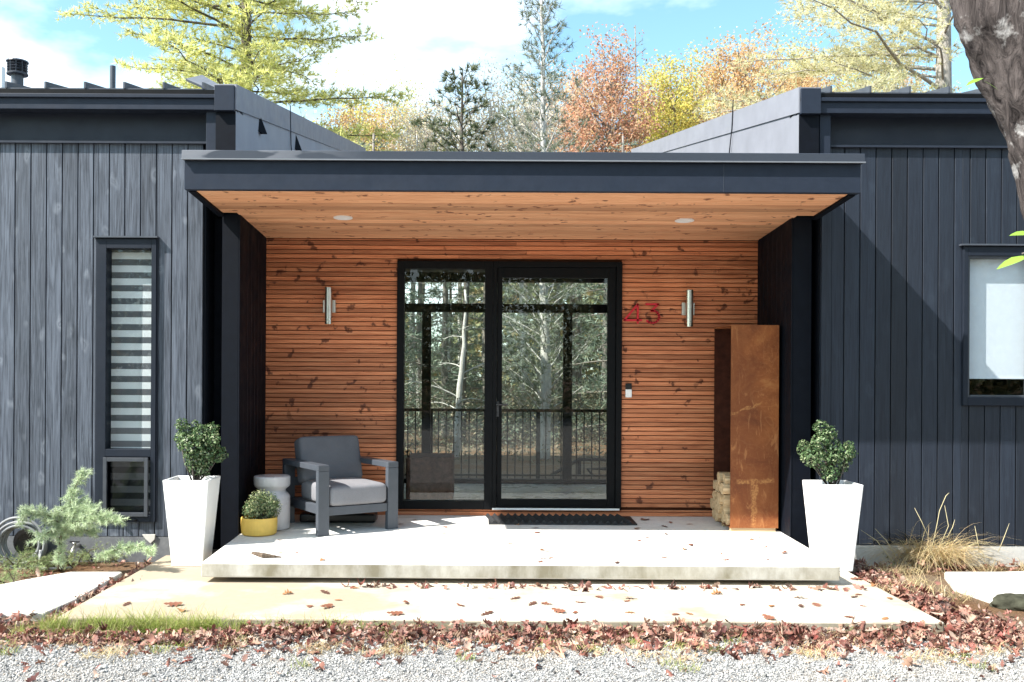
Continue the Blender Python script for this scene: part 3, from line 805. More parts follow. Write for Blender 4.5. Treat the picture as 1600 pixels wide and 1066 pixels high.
# rooms behind the windows, wing sides, entrance hall
for (xa, xb, xo) in ((-9.0, XL1, -9.0), (XR0, 9.6, 9.5)):
    part('room_back_wall', MB().box(xa, xb, 17.3, 17.45, 0, 5.5), MAT['black_trim'], house)
    part('room_floor', MB().box(xa+.1, xb-.1, YWING+.21, 17.3, .1, .12), MAT['black_trim'], house)
    part('end_wall', MB().box(xo, xo+.1, YWING+.2, 17.3, 0, 4.1), MAT['black_trim'], house)
b = MB(); b.box(PX0-.2, PX0-.04, YW+.3, 17.3, 0, 3.6); part('hall_wall', b, MAT['plaster'], house); b = MB(); b.box(PX1+.04, PX1+.2, YW+.3, 17.3, 0, 3.6)
part('hall_wall', b, MAT['plaster'], house)
b = MB(); b.box(PX0-.04, PX1+.04, YW+.16, 12.5, 2.98, 3.1); part('hall_ceiling', b, MAT['plaster'], house)
b = MB(); b.box(PX0-.04, PX1+.04, YW+.10, 12.55, .10, .255); part('hall_floor', b, MAT['hallfloor'], house)
YR = 12.4
def XR(px): return at(px, 600, YR).x
rg = MB(); zb0, zb1 = at(790,488,YR).z, at(790,475,YR).z
rg.box(PX0-.04, PX1+.04, YR, YR+.1, 2.86, 2.98); rg.box(PX0-.04, PX1+.04, YR, YR+.1, .255, .31)
rg.box(PX0-.04, PX1+.04, YR-.01, YR+.11, zb0, zb1)
for (a, c) in ((659,673), (880,894), (500,514), (1040,1054)):
    rg.box(XR(a), XR(c), YR+.004, YR+.096, .31, zb0)
rw = part('rear_window', rg, MAT['black_frame'], house)
part('pane', MB().box(PX0, PX1, YR+.045, YR+.052, .30, 2.87), MAT['glass'], rw)

# ------------------------------------------------------------------ back deck railing
YRAIL = 12.9+.25
deck = MB()
y = 12.6
while y < 13.6:
    deck.box(PX0-.5, PX1+.5, y, y+.135, .18, .215); y += .14
solo('deck', deck, MAT['deckwood'], (0,12.6,.18), 'weathered board deck outside the glazed back of the hall', 'deck')
rail = thing('deck_railing', 'dark metal deck railing with thin balusters seen through the glass door', 'railing', (0,YRAIL,.215))
zt_ = at(780,640,YRAIL).z
part('top_rail', MB().box(PX0-.5, PX1+.5, YRAIL-.03, YRAIL+.03, zt_-.03, zt_+.01), MAT['rail'], rail)
part('bottom_rail', MB().box(PX0-.5, PX1+.5, YRAIL-.018, YRAIL+.018, .275, .30), MAT['rail'], rail)
k = 0; x = PX0-.45
while x < PX1+.5:
    if k % 14 == 4: part('post', MB().box(x-.028, x+.028, YRAIL-.028, YRAIL+.028, .215, zt_-.03), MAT['rail'], rail)
    else: part('baluster', MB().box(x-.008, x+.008, YRAIL-.008, YRAIL+.008, .215, zt_-.03), MAT['rail'], rail)
    x += .105; k += 1
sh = MB()
for dz in (0, -.14): sh.tube([at(845,752,14.2)+Vector((.15*(dz<0)*6,0,dz*.4)), at(905,718,14.2)+Vector((.12*(dz<0),0,dz)), at(950,718,14.2)+Vector((0,0,dz))], .028, 6)
sh.tube([at(905,718,14.2), at(905,790,14.2)], .03, 6)
solo('stair_handrail', sh, MAT['rail'], tuple(at(905,790,14.2)), 'sloping brown stair handrail beyond the deck railing behind the glass door', 'handrail')
b = MB(); p0 = at(640,770,10.9); 
b.box(at(637,740,10.9).x, at(709,740,10.9).x, 10.6, 11.2, .255, at(670,711,10.9).z)
solo('pouf', b, MAT['wicker'], (at(673,740,10.9).x,10.9,.255), 'brown shaggy box shaped pouf on the hall floor behind the side pane', 'pouf', bevel=.03, seg=3)

# ------------------------------------------------------------------ lights, number, doorbell
def sconce(px, base_py, label):
    c = at(px, base_py, YW-.10)
    t = thing('wall_sconce', label, 'wall light', (c.x, YW, c.z), 'wall sconces beside the door')
    b = MB(); b.lathe([(.028,-.175),(.036,-.18),(.036,.18),(.03,.18),(.028,.17)], (c.x, c.y, c.z), 24)
    part('shade', b, MAT['steel'], t, smooth=False, bevel=.002)
    b = MB(); b.box(c.x-.062, c.x+.062, YW-.045, YW-.003, c.z-.062, c.z+.062); b.box(c.x-.02, c.x+.02, c.y+.03, YW-.045, c.z-.03, c.z+.03)
    part('bracket', b, MAT['steel'], t, bevel=.003)
    return t
sc = sconce(513, 478, 'brushed metal tube wall light above the grey armchair')
c2 = at(1077.5, 482, YW-.10)
copy_thing(sc, (c2.x, YW, c2.z), 'brushed metal tube wall light between the red number and the rusty log box')

def downlight(px, py, label):
    # where the pixel's ray meets the soffit
    Y = 8.5
    for _ in range(40):
        Y = (sz(Y) - EYE) * FPX / (VY - py + (px-VX)*ROLL)
    p = at(px, py, Y); p.z = sz(Y)
    t = thing('recessed_light', label, 'ceiling light', tuple(p), 'recessed lights in the soffit')
    s = (sz(9)-sz(8))
    def ring(r0, r1, z0, z1, n=28):
        b = MB(); V = []; F = []
        for (r, z) in ((r0,z0),(r1,z0),(r1,z1),(r0,z1)):
            for k in range(n):
                a = 2*math.pi*k/n; x, y = r*math.cos(a), r*math.sin(a); V.append((p.x+x, p.y+y, p.z+z+s*y))
        for i in range(4):
            for k in range(n): F.append((i*n+k, i*n+(k+1)%n, ((i+1)%4)*n+(k+1)%n, ((i+1)%4)*n+k))
        return b.add(V, F)
    part('trim', ring(.066, .085, -.006, .012), MAT['white_plastic'], t, smooth=False)
    b = MB(); n = 24; b.add([(p.x+.066*math.cos(k*2*math.pi/n), p.y+.066*math.sin(k*2*math.pi/n), p.z-.001+s*.066*math.sin(k*2*math.pi/n)) for k in range(n)], [tuple(range(n-1,-1,-1))])
    part('lens', b, MAT['white_plastic'], t)
    return t
downlight(536, 340, 'white recessed light in the pine soffit, over the armchair side')
downlight(1069.5, 344.5, 'white recessed light in the pine soffit, over the log box side')

num = thing('house_number', 'red house number 43 fixed to the slatted wall by the door', 'house number', tuple(at(1003,490,YW)))
def stroke(pts, w=.019):
    b = MB(); P = [at(px, py, YW-.028) for (px, py) in pts]
    for a, c in zip(P[:-1], P[1:]):
        d = (c-a).normalized()*w*.3; b.bar(a-d, c+d, w, .018, (0,1,0)) if False else b.obox((a+c)/2, (c-a)/2+d, Vector((0,.009,0)), (c-a).normalized().cross(Vector((0,1,0)))*w/2)
    for q in (0, -1): b.tube([P[q], P[q]+Vector((0,.028,0))], .004, 6)
    return b
four = stroke([(996.5,505),(996.5,475.5),(975.5,500.5),(1002,500.5)]); part('digit', four, MAT['red'], num)
arc = [(1009.5,475.5),(1028.5,475.5),(1017.5,486)]
for k in range(0, 11):
    a = math.radians(-80 + k*22); arc.append((1019+11*math.cos(a), 495.2+9.6*math.sin(a)))
part('digit', stroke(arc), MAT['red'], num)
db = thing('doorbell', 'small black and white doorbell button box beside the door frame', 'doorbell', tuple(at(981.5,608,YW)))
part('case', MB().box(X(977), X(986.5), YW-.030, YW-.003, Zt(620)+.0, Zt(607.5)), MAT['white_plastic'], db, bevel=.004)
part('camera_top', MB().box(X(977), X(986.5), YW-.031, YW-.003, Zt(607.2), Zt(598)), MAT['plastic'], db, bevel=.004)

# ------------------------------------------------------------------ doormat
mt = MB(); y0, y1 = 8.98, 9.42; x0, x1 = at(763,815,9.2).x, at(990,815,9.2).x
def slabbox(x0,x1,y0,y1,h0,h1):
    mt.add([(x0,y0,pz(y0)+h0),(x1,y0,pz(y0)+h0),(x1,y1,pz(y1)+h0),(x0,y1,pz(y1)+h0),(x0,y0,pz(y0)+h1),(x1,y0,pz(y0)+h1),(x1,y1,pz(y1)+h1),(x0,y1,pz(y1)+h1)],
       [(0,3,2,1),(4,5,6,7),(0,1,5,4),(1,2,6,5),(2,3,7,6),(3,0,4,7)])
slabbox(x0,x1,y0,y1,.001,.014)
n = 20
for k in range(n):
    xa = x0+.03+(x1-x0-.06)*k/n; w = (x1-x0-.06)/n
    mt.add([(xa,y0+.02,pz(y0)+.014),(xa+w*.75,y0+.02,pz(y0)+.014),(xa+w*.4,y0+.02,pz(y0)+.042),(xa-.06+0,y1-.02,pz(y1)+.014),(xa-.06+w*.75,y1-.02,pz(y1)+.014),(xa-.06+w*.4,y1-.02,pz(y1)+.042)],
           [(0,1,2),(3,5,4),(0,2,5,3),(1,4,5,2),(0,3,4,1)])
solo('doormat', mt, MAT['rubber'], ((x0+x1)/2, 9.2, pz(9.2)), 'black ribbed rubber doormat in front of the glass door', 'doormat')

# ------------------------------------------------------------------ planters with shrubs
def planter(cx, cy, z, label):
    t = thing('planter', label, 'planter', (cx, cy, z), 'tall white planters flanking the porch')
    H = .715; b0, b1 = .128, .188
    b = MB(); V = []
    for (h, z_) in ((b0,0),(b1,H),(b1-.020,H),(b1-.036,H-.07)):
        V += [(cx-h,cy-h,z+z_),(cx+h,cy-h,z+z_),(cx+h,cy+h,z+z_),(cx-h,cy+h,z+z_)]
    F = [(3,2,1,0)]
    for i in range(3):
        for k in range(4): F.append((i*4+k, i*4+(k+1)%4, (i+1)*4+(k+1)%4, (i+1)*4+k))
    F.append((12,13,14,15)); b.add(V, F)
    part('pot', b, MAT['white_pot'], t, bevel=.008, seg=3)
    s = b1-.034; g = MB(); g.box(cx-s, cx+s, cy-s, cy+s, z+H-.08, z+H-.045); part('soil', g, MAT['soil'], t)
    return t
pl = at(303.5, 877, 8.02); pr = at(1299, 889, 7.95)
pl_c = (at(299,800,8.0).x, 8.02, SLABZ); pr_c = (at(1300,800,7.95).x, 7.95, SLABZ)
p1 = planter(*pl_c, 'tall tapering white planter beside the narrow blind window')
copy_thing(p1, pr_c, 'tall tapering white planter at the corner near the dry grass tuft')

NR = np.random.default_rng
def unit(v): return v/np.maximum(np.linalg.norm(v, axis=-1, keepdims=True), 1e-9)
def cards(P, N, size, rng, asp=.55, jit=.5, bend=.15):
    """leaf shaped quads (two halves folded at the rib) at P facing roughly N"""
    n = len(P); N = unit(N + rng.normal(0, jit, (n,3)))
    T = unit(np.cross(N, rng.normal(0,1,(n,3)))); B = np.cross(N, T)
    s = (size*rng.uniform(.6,1.25,n))[:,None]
    a = P - T*s*.5; c = P + T*s*.5; l = P + B*s*asp*.5 + N*s*bend; r = P - B*s*asp*.5 + N*s*bend
    V = np.stack([a, l, c, r], 1).reshape(-1,3); i = np.arange(n)*4
    F = np.stack([i, i+3, i+2, i+1], 1)
    return V, F
def needles(P, D, n, L, w, rng, spread=.7):
    """n thin triangles per tuft, radiating about D"""
    P = np.repeat(P, n, 0); D = np.repeat(D, n, 0); m = len(P)
    d = unit(D + rng.normal(0, spread, (m,3))); s = unit(np.cross(d, rng.normal(0,1,(m,3))))
    l = (L*rng.uniform(.6,1.2,m))[:,None]
    V = np.stack([P + s*w/2, P - s*w/2, P + d*l], 1).reshape(-1,3); i = np.arange(m)*3
    return V, np.stack([i, i+1, i+2], 1)

def bush(name, base, lobes, label, leaf, mat, per, seed, stems):
    rng = NR(seed); nb = NB(); c0 = np.array(base)
    for (c, r) in lobes:
        c = np.array(c); n = int(per*(r/.07)**2)
        d = unit(rng.normal(0,1,(n,3))); rr = r*rng.uniform(.55,1.08,n)**.6
        rr *= 1 + .18*np.sin(d[:,0]*5+c[0]*40)*np.cos(d[:,2]*6+c[2]*30)
        P = c + d*rr[:,None]*np.array([1,.9,1])
        nb.add(*cards(P, d*.8+np.array([0,0,.5]), leaf, rng, .62, .55))
    t = thing(name, label, 'shrub', base, None)
    part('foliage', nb, mat, t)
    s = MB(); rr = random.Random(seed)
    for (c, r) in lobes:
        b0 = Vector(base)+Vector((rr.uniform(-.03,.03), rr.uniform(-.03,.03), -.02)); e = Vector(c); m = (b0*.45+e*.55)+Vector((rr.uniform(-.02,.02),0,-.02))
        s.tube([b0, m, e], [.009,.006,.003], 6)
    part('stem', s, MAT['bark_dark'], t, smooth=True)
    return t
def px_lobes(lst, Y, seed):
    rr = random.Random(seed); out = []
    for (px, py, r) in lst:
        p = at(px, py, Y+rr.uniform(-.07,.07)); out.append((tuple(p), r*Y/FPX))
    return out
zt = SLABZ+.715-.05
bush('potted_shrub', (pl_c[0]+.03, pl_c[1], zt), px_lobes([(284,663,10),(292,678,15),(314,681,18),(322,697,20),(340,709,14),(301,699,20),(289,690,13),(330,672,12),(304,716,16),(320,716,14),(306,733,12),(315,733,12),(346,706,8),(305,667,10),(281,684,8),(334,686,10)], pl_c[1], 3),
     'rounded green shrub in the white planter beside the narrow blind window', 0.027, MAT['box'], 230, 5, True)
bush('potted_shrub', (pr_c[0], pr_c[1], zt), px_lobes([(1283,669,12),(1296,678,12),(1258,702,12),(1270,712,17),(1281,692,15),(1303,698,14),(1322,706,14),(1312,722,17),(1330,710,8),(1288,722,17),(1298,740,13),(1304,713,12),(1255,695,8),(1327,698,9),(1289,684,11)], pr_c[1], 7),
     'lobed green shrub in the white planter near the dry grass tuft', 0.027, MAT['box'], 210, 6, True)

# ------------------------------------------------------------------ yellow bowl with plant, ceramic stool
c = at(404, 836, 8.45); c = Vector((c.x+.005, 8.45, pz(8.45)))
yb = MB(); yb.lathe([(.135,0),(.150,.010),(.156,.05),(.158,.10),(.157,.150),(.150,.155),(.146,.150),(.146,.118)], c, 40)
solo('flower_pot', yb, MAT['yellow'], tuple(c), 'low round yellow pot on the porch in front of the grey stool', 'flower pot', smooth=False, bevel=.004)
t = thing('potted_plant', 'small leafy green plant growing in the yellow pot', 'plant', (c.x,c.y,c.z+.118))
rg_ = NR(21); lob = px_lobes([(408,787,20),(394,793,14),(424,792,15),(411,776,11),(402,781,11),(421,781,12),(430,787,8),(389,800,9),(416,799,14),(428,801,9),(400,801,10)], 8.45, 9)
nb = NB()
for (q, r) in lob:
    n = int(300*(r/.07)**2); d = unit(rg_.normal(0,1,(n,3))); P = np.array(q)+d*(r*rg_.uniform(.3,1.15,n))[:,None]
    nb.add(*cards(P, d+np.array([0,0,.5]), .022, rg_, .45, .6))
part('foliage', nb, MAT['varieg'], t)
s = MB()
for (q, r) in lob: s.tube([c+Vector((0,0,.10)), (c+Vector((0,0,.16)))*.5+Vector(q)*.5, q], [.006,.004,.002], 5)
part('stem', s, MAT['bark_dark'], t)
part('soil', MB().lathe([(.144,.110),(.144,.122),(.0,.126)], c, 24), MAT['soil'], t)
c = Vector((at(424,828,8.72).x, 8.74, pz(8.74)))
st = thing('garden_stool', 'pale grey ceramic drum stool with a pinched waist beside the armchair', 'stool', tuple(c))
part('drum', MB().lathe([(.150,0),(.162,.006),(.163,.29),(.155,.31),(.128,.335),(.120,.350)], c, 48), MAT['stool'], st, smooth=True)
part('top', MB().lathe([(.118,.345),(.128,.362),(.155,.385),(.163,.40),(.163,.470),(.155,.478),(.0,.480)], c, 48), MAT['stool'], st, smooth=True)
for ch in st.children:
    m = ch.modifiers.new('edge', 'EDGE_SPLIT'); m.split_angle = math.radians(35)

# ------------------------------------------------------------------ armchair
def armchair():
    W, D, AH, aw, lt = .785, .84, .615, .105, .055
    th = math.radians(33)
    base = Vector((at(497,829,8.33).x, 8.33, 0)); base.z = pz(8.5)
    ux = Vector((math.cos(th), math.sin(th), 0)); uy = Vector((-math.sin(th), math.cos(th), 0)); uz = Vector((0,0,1))
    t = thing('armchair', 'grey metal framed outdoor armchair with thick grey cushions on the porch', 'armchair', tuple(base+ux*W/2+uy*D/2))
    def bx(x0,x1,y0,y1,z0,z1):
        return ((base+ux*(x0+x1)/2+uy*(y0+y1)/2+uz*(z0+z1)/2), ux*(x1-x0)/2, uy*(y1-y0)/2, uz*(z1-z0)/2)
    for sgn in (0, 1):
        xa = 0 if sgn == 0 else W-aw
        b = MB(); b.obox(*bx(xa, xa+aw, 0, D, AH-.05, AH)); part('armrest', b, MAT['alu'], t, bevel=.004)
        b = MB(); b.obox(*bx(xa, xa+aw, 0, lt, 0, AH-.051)); part('leg', b, MAT['alu'], t, bevel=.004)
        b = MB(); b.obox(*bx(xa, xa+aw, D-lt, D, 0, AH-.051)); part('leg', b, MAT['alu'], t, bevel=.004)
        b = MB(); xs = xa+aw-.05 if sgn == 0 else xa; b.obox(*bx(xs, xs+.05, lt+.001, D-lt-.001, .17, .25)); part('side_rail', b, MAT['alu'], t, bevel=.003)
    b = MB(); b.obox(*bx(aw+.001, W-aw-.001, .012, .05, .17, .245)); b.obox(*bx(aw+.001, W-aw-.001, D-.06, D-.01, .17, .245))
    for k in range(5): b.obox(*bx(aw+.001, W-aw-.001, .09+.11*k, .15+.11*k, .19, .21))
    part('seat_frame', b, MAT['alu'], t, bevel=.003)
    b = MB(); b.obox(*bx(aw+.001, W-aw-.001, D-.05, D-.01, AH-.10, AH-.002)); b.obox(*bx(aw+.001, W-aw-.001, D-.05, D-.01, .36, .44))
    part('back_frame', b, MAT['alu'], t, bevel=.003)
    def cushion(c, ax, ay, az, e=.28, n=40, mm=28):
        b = MB(); V = []; F = []
        sg = lambda v, p: math.copysign(abs(v)**p, v)
        for i in range(mm+1):
            ph = -math.pi/2 + math.pi*i/mm
            for k in range(n):
                a = 2*math.pi*k/n
                x = sg(math.cos(ph), e*1.1)*sg(math.cos(a), e*.7); y = sg(math.cos(ph), e*1.1)*sg(math.sin(a), e*.7); z = sg(math.sin(ph), e*1.7)
                z *= 1 + .10*(1-x*x)*(1-y*y)
                V.append(c + ax*x + ay*y + az*z)
        for i in range(mm):
            for k in range(n): F.append((i*n+k, i*n+(k+1)%n, (i+1)*n+(k+1)%n, (i+1)*n+k))
        return b.add(V, F)
    cs = base + ux*W/2 + uy*(.335) + uz*(.25+.088)
    part('seat_cushion', cushion(cs, ux*(W/2-aw-.002), uy*.345, uz*.095, .2), MAT['cushion'], t, smooth=True)
    lean = math.radians(16); bz = (uz*math.cos(lean)+uy*math.sin(lean)); by = (uy*math.cos(lean)-uz*math.sin(lean))
    cb = base + ux*W/2 + uy*(D-.175) + uz*(.41+.195)
    part('back_cushion', cushion(cb, ux*(W/2-aw+.02), bz*.215, by*.095, .21), MAT['cushion_back'], t, smooth=True)
    return t
armchair()
cc = at(545, 806, 9.2)
b = MB(); y0 = 9.0
b.box(at(470,800,9.1).x, at(588,800,9.1).x, 9.02, 9.25, pz(9.1), pz(9.1)+.085)
solo('storage_case', b, MAT['plastic'], (at(530,800,9.1).x, 9.1, pz(9.1)), 'flat black plastic case lying on the floor under the armchair', 'case', bevel=.022, seg=3)

# ------------------------------------------------------------------ rusty log store and firewood
lx0, lx1 = at(1141.5,700,8.68).x, at(1216.5,700,8.68).x; ly0, ly1 = 8.68, 9.30
lz0, lz1 = pz(8.7)+.035, at(1180,508,8.68).z
ls = thing('log_store', 'tall rusted steel log store standing against the dark porch wall', 'log store', ((lx0+lx1)/2, 9.0, pz(9)))
part('front_panel', MB().box(lx0, lx1, ly0, ly0+.006, lz0, lz1), MAT['rust'], ls)
MAT['rust_shade'] = m_plain('rusted steel with painted shade', (.045,.014,.008), .85, .15, var=.4)  # shade inside the store painted in as a darker rust colour
part('back_panel', MB().box(lx0, lx1, ly1-.006, ly1, lz0, lz1), MAT['rust_shade'], ls)
part('side_panel', MB().box(lx1-.006, lx1, ly0+.0065, ly1-.0065, lz0, lz1-.007), MAT['rust_shade'], ls)
part('top', MB().box(lx0, lx1, ly0+.0065, ly1-.0065, lz1-.006, lz1), MAT['rust'], ls)
part('floor_plate', MB().box(lx0+.002, lx1-.0065, ly0+.0065, ly1-.0065, lz0, lz0+.006), MAT['rust'], ls)
b = MB()
b.box(lx0, lx0+.03, ly0, ly0+.035, lz0-.004, lz0-.002)
pb = MB()
for y in (ly0+.01, ly0+.28, ly1-.08): pb.box(lx0+.01, lx1-.02, y, y+.07, pz(8.7)-.002, lz0-.001)
part('pallet_runner', pb, MAT['log'], ls)
lg = random.Random(8)
def log_mesh(r, L, wedge):
    b = MB(); n = 7; pts = []
    if wedge == 0: pts = [(r*math.cos(a)*lg.uniform(.9,1.05), r*math.sin(a)*lg.uniform(.9,1.05)) for a in [2*math.pi*k/9 for k in range(9)]]
    elif wedge == 1: pts = [(-r,-.6*r)] + [(r*math.cos(a), -.6*r+1.5*r*math.sin(a)) for a in [math.pi*k/6 for k in range(6)]]
    else: pts = [(-r*.95,-r*.75),(r*.9,-r*.85),(r*.75,r*.7),(0,r*.95),(-r*.8,r*.5)]
    m = len(pts); V = [(-L/2, y, z) for (y, z) in pts] + [(L/2, y*.97, z*.97) for (y, z) in pts]
    F = [tuple(range(m)), tuple(range(2*m-1, m-1, -1))] + [(i, i+m, (i+1)%m+m, (i+1)%m) for i in range(m)]
    b.add(V, F)
    return b
protos = [log_mesh(.055, .40, w) for w in (0, 1, 2, 0, 1)]
pm = [_mesh('log', p, MAT['log'], (0,0,0)) for p in protos]
rows = [(0, [.07,.175,.28,.385,.49]), (1, [.12,.225,.33,.44,.53]), (2, [.07,.175,.285,.39,.49]), (3, [.06,.15,.25,.35,.45]), (4, [.06,.17,.28])]
i = 0
for (r, ys) in rows:
    for y in ys:
        o = bpy.data.objects.new('log', pm[(i*3+r) % 5]); COL.objects.link(o)
        o.location = (lx0+.175+lg.uniform(-.035,.02), ly0+.035+y*.96, lz0+.064+.092*r+lg.uniform(-.006,.006)); o.rotation_euler = (lg.uniform(-3,3), 0, lg.uniform(-.05,.05)); k_ = lg.uniform(.82,1.12); o.scale = (1,k_,k_)
        tag(o, 'split pale firewood log in the stack inside the rusty log store', 'firewood log', 'firewood stacked in the log store'); i += 1

# ------------------------------------------------------------------ hose and tap at the left
hc = at(35, 850, 8.16)
h = thing('garden_hose', 'coiled grey garden hose hanging low on the wall beside the cedar', 'hose', (hc.x, 8.25, 0.0))
rr = random.Random(5); P = []
for k in range(7*40):
    a = 2*math.pi*k/40; lp = k/40
    R = .155 + .028*math.sin(lp*2.3) + .012*lp*.6
    P.append((hc.x + R*math.cos(a)*1.02 + .012*math.sin(lp*5), 8.20 - .018*lp + .006*math.sin(a*3+lp), hc.z + .012*math.cos(lp*3) + R*math.sin(a)*.98))
end = P[-1]; P += [(end[0]+.0, 8.05, hc.z-.16), (end[0]-.05, 8.02, .03), (end[0]+.12, 7.95, .025), (end[0]+.3, 8.0, .025)]
part('coil', MB().tube(P, .0125, 8), MAT['hose'], h, smooth=True)
part('hanger', MB().lathe([(.0,-.0),(.115,0.0),(.115,.0)], (0,0,0), 8), MAT['plastic'], h) if False else None
b = MB(); n = 28
V = [(hc.x+.118*math.cos(2*math.pi*k/n), 8.24, hc.z+.118*math.sin(2*math.pi*k/n)) for k in range(n)] + [(hc.x+.118*math.cos(2*math.pi*k/n), 8.37, hc.z+.118*math.sin(2*math.pi*k/n)) for k in range(n)]
b.add(V, [tuple(range(n-1,-1,-1)), tuple(range(n,2*n))] + [(k, (k+1)%n, (k+1)%n+n, k+n) for k in range(n)])
part('hanger', b, MAT['plastic'], h)
c = at(118, 858, 8.3)
tp = thing('garden_tap', 'small metal garden tap on the grey plinth behind the cedar', 'tap', (c.x, 8.37, c.z))
b = MB(); b.tube([c+Vector((0,.08,.02)), c+Vector((0,-.03,.02)), c+Vector((0,-.07,-.01)), c+Vector((-.01,-.08,-.08))], [.016,.016,.014,.013], 10); b.lathe([(.014,.02),(.014,.05),(.02,.055),(.02,.06)], c+Vector((0,-.02,0)), 10)
part('spout', b, MAT['steel'], tp, smooth=True)
part('handle', MB().bar(c+Vector((-.04,-.02,.065)), c+Vector((.04,-.02,.065)), .016, .010), MAT['plastic'], tp)
# ------------------------------------------------------------------ small plants on the left bed
def needle_branches(paths, step, rng, L, per, w, spread, twig=.10):
    nb = NB(); P = []; D = []
    for (pts, tw) in paths:
        pts = [np.array(p) for p in pts]
        for a, c in zip(pts[:-1], pts[1:]):
            d = c-a; ln = np.linalg.norm(d); n = max(2, int(ln/step)); du = d/ln
            for k in range(n):
                q = a + d*k/n
                P.append(q); D.append(du)
                for _ in range(2):
                    s = unit(rng.normal(0,1,3)+np.array([0,0,-.25])); tl = tw*rng.uniform(.3,1.)
                    m = max(1, int(tl/step))
                    for j in range(1, m+1): P.append(q + (s*.9+du*.6)*tl*j/m); D.append(unit(s+du))
    nb.add(*needles(np.array(P), np.array(D), per, L, w, rng, spread)); return nb
def wp(lst, Y, jit=0.0):
    return [tuple(at(px, py, Y+dy)) for (px, py, dy) in lst]
YC = 7.75
rgc = NR(31)
paths = [
 (wp([(92,886,0),(95,840,0),(105,805,.0),(113,775,.02),(120,755,.03),(131,736,.03)], YC), .075),
 (wp([(100,815,0),(120,800,-.05),(150,800,-.1)], YC), .11),
 (wp([(97,820,0),(75,805,-.1),(45,797,-.15),(35,808,-.17)], YC), .09),
 (wp([(97,825,0),(120,815,-.1),(160,808,-.14),(186,812,-.15)], YC), .075),
 (wp([(97,830,0),(80,830,-.1),(62,838,-.15)], YC), .09),
 (wp([(97,828,.05),(125,828,.1),(150,830,.1)], YC), .08),
 (wp([(105,800,.02),(118,790,.05),(140,785,.05)], YC), .08),
 (wp([(108,790,.02),(100,795,-.04),(78,812,-.04)], YC), .07),
 (wp([(150,872,0),(180,860,-.05),(215,853,-.1),(240,858,-.12)], YC), .065),
 (wp([(112,765,.02),(105,775,.02)], YC), .06),
]
t = thing('cedar_sapling', 'small feathery pale green cedar in front of the wall by the hose', 'conifer', tuple(gp(93,892,.02)))
part('foliage', needle_branches(paths, .012, rgc, .042, 11, .0042, .8), MAT['cedar'], t)
s = MB(); s.tube([gp(93,892,-.02)]+[Vector(p) for p in paths[0][0]], [.016,.014,.012,.009,.007,.005,.002], 7)
for (p, tw) in paths[1:]: s.tube([Vector(q) for q in p], [.007]+[.004]*(len(p)-2)+[.002], 5)
part('trunk', s, MAT['bark_brown'], t, smooth=True)
rgj = NR(33); pj = []
for k in range(34):
    px = rgj.uniform(-60, 150); py = rgj.uniform(878, 915) if px < 60 else rgj.uniform(868, 892)
    a = gp(px, py, .03); b2 = a + Vector((rgj.uniform(-.22,.25), rgj.uniform(-.15,.08), rgj.uniform(.02,.12))); pj.append(([tuple(a), tuple((a+b2)/2+Vector((0,0,.03))), tuple(b2)], .08))
for k in range(8):
    a = gp(rgj.uniform(130,185), rgj.uniform(870,885), .03); pj.append(([tuple(a), tuple(a+Vector((rgj.uniform(-.1,.15), rgj.uniform(-.1,.05), .06)))], .07))
t = thing('juniper', 'low spreading green juniper on the bed below the cedar', 'shrub', tuple(gp(40,895,0)))
part('foliage', needle_branches(pj, .022, rgj, .032, 8, .004, .9), MAT['juniper'], t)
s = MB()
for (p, tw) in pj: s.tube(p, [.006,.004,.002][:len(p)], 5)
part('stem', s, MAT['bark_brown'], t)

# dry grass tuft at the right, with stalks, and a small green weed
def blades(nb, roots, dirs, L, w, rng, droop=.9, seg=4):
    n = len(roots); d = unit(dirs); side = unit(np.cross(d, np.array([0,0,1.])+rng.normal(0,.2,(n,3))))
    l = (L*rng.uniform(.45,1.15,n))[:,None]; k = rng.uniform(.3,1.2,n)[:,None]*droop
    rows_ = []
    hz = d.copy(); hz[:,2] = 0
    for j in range(seg+1):
        s = j/seg
        c = roots + d*l*s + unit(hz+1e-6)*l*k*.45*s*s - np.array([0,0,1.])*l*k*.55*s*s*s
        c[:,2] = np.maximum(c[:,2], .012)
        ww = w*(1-.85*s)
        rows_.append(c - side*ww/2); rows_.append(c + side*ww/2)
    V = np.stack(rows_, 1).reshape(-1,3); m = 2*(seg+1); i = np.arange(n)*m
    F = np.concatenate([np.stack([i+2*j, i+2*j+1, i+2*j+3, i+2*j+2], 1) for j in range(seg)])
    nb.add(V, F)
rgg = NR(41)
c = gp(1455, 880, .03); t = thing('dry_grass_tuft', 'arching straw coloured dry grass tuft against the wall under the window', 'grass tuft', tuple(c))
nb = NB(); n = 1300
roots = np.array(c)+rgg.normal(0,1,(n,3))*np.array([.13,.06,0]); dirs = rgg.normal(0,1,(n,3))*np.array([.62,.42,.12])+np.array([0,-.05,.9])
blades(nb, roots, dirs, .52, .005, rgg, 1.45, 6)
part('blades', nb, MAT['drygrass'], t)
s = MB()
for pl_ in ([(1455,862),(1464,820),(1468,798),(1478,775),(1483,770)], [(1470,850),(1482,822),(1476,790)], [(1452,842),(1440,815),(1429,794)], [(1480,840),(1488,825),(1492,812)], [(1500,860),(1530,845),(1517,831)][:2], [(1560,862),(1568,842),(1577,818)], [(1530,862),(1527,842),(1523,822)], [(1400,870),(1385,845),(1367,826)], [(1395,878),(1370,845),(1345,828)]):
    s.tube([at(px, py, 8.15) for (px, py) in pl_], [.0032]*(len(pl_)-1)+[.0015], 5)
part('stalk', s, m_plain('pale dry stalks', (.46,.40,.24), .8, .2), t, smooth=True)
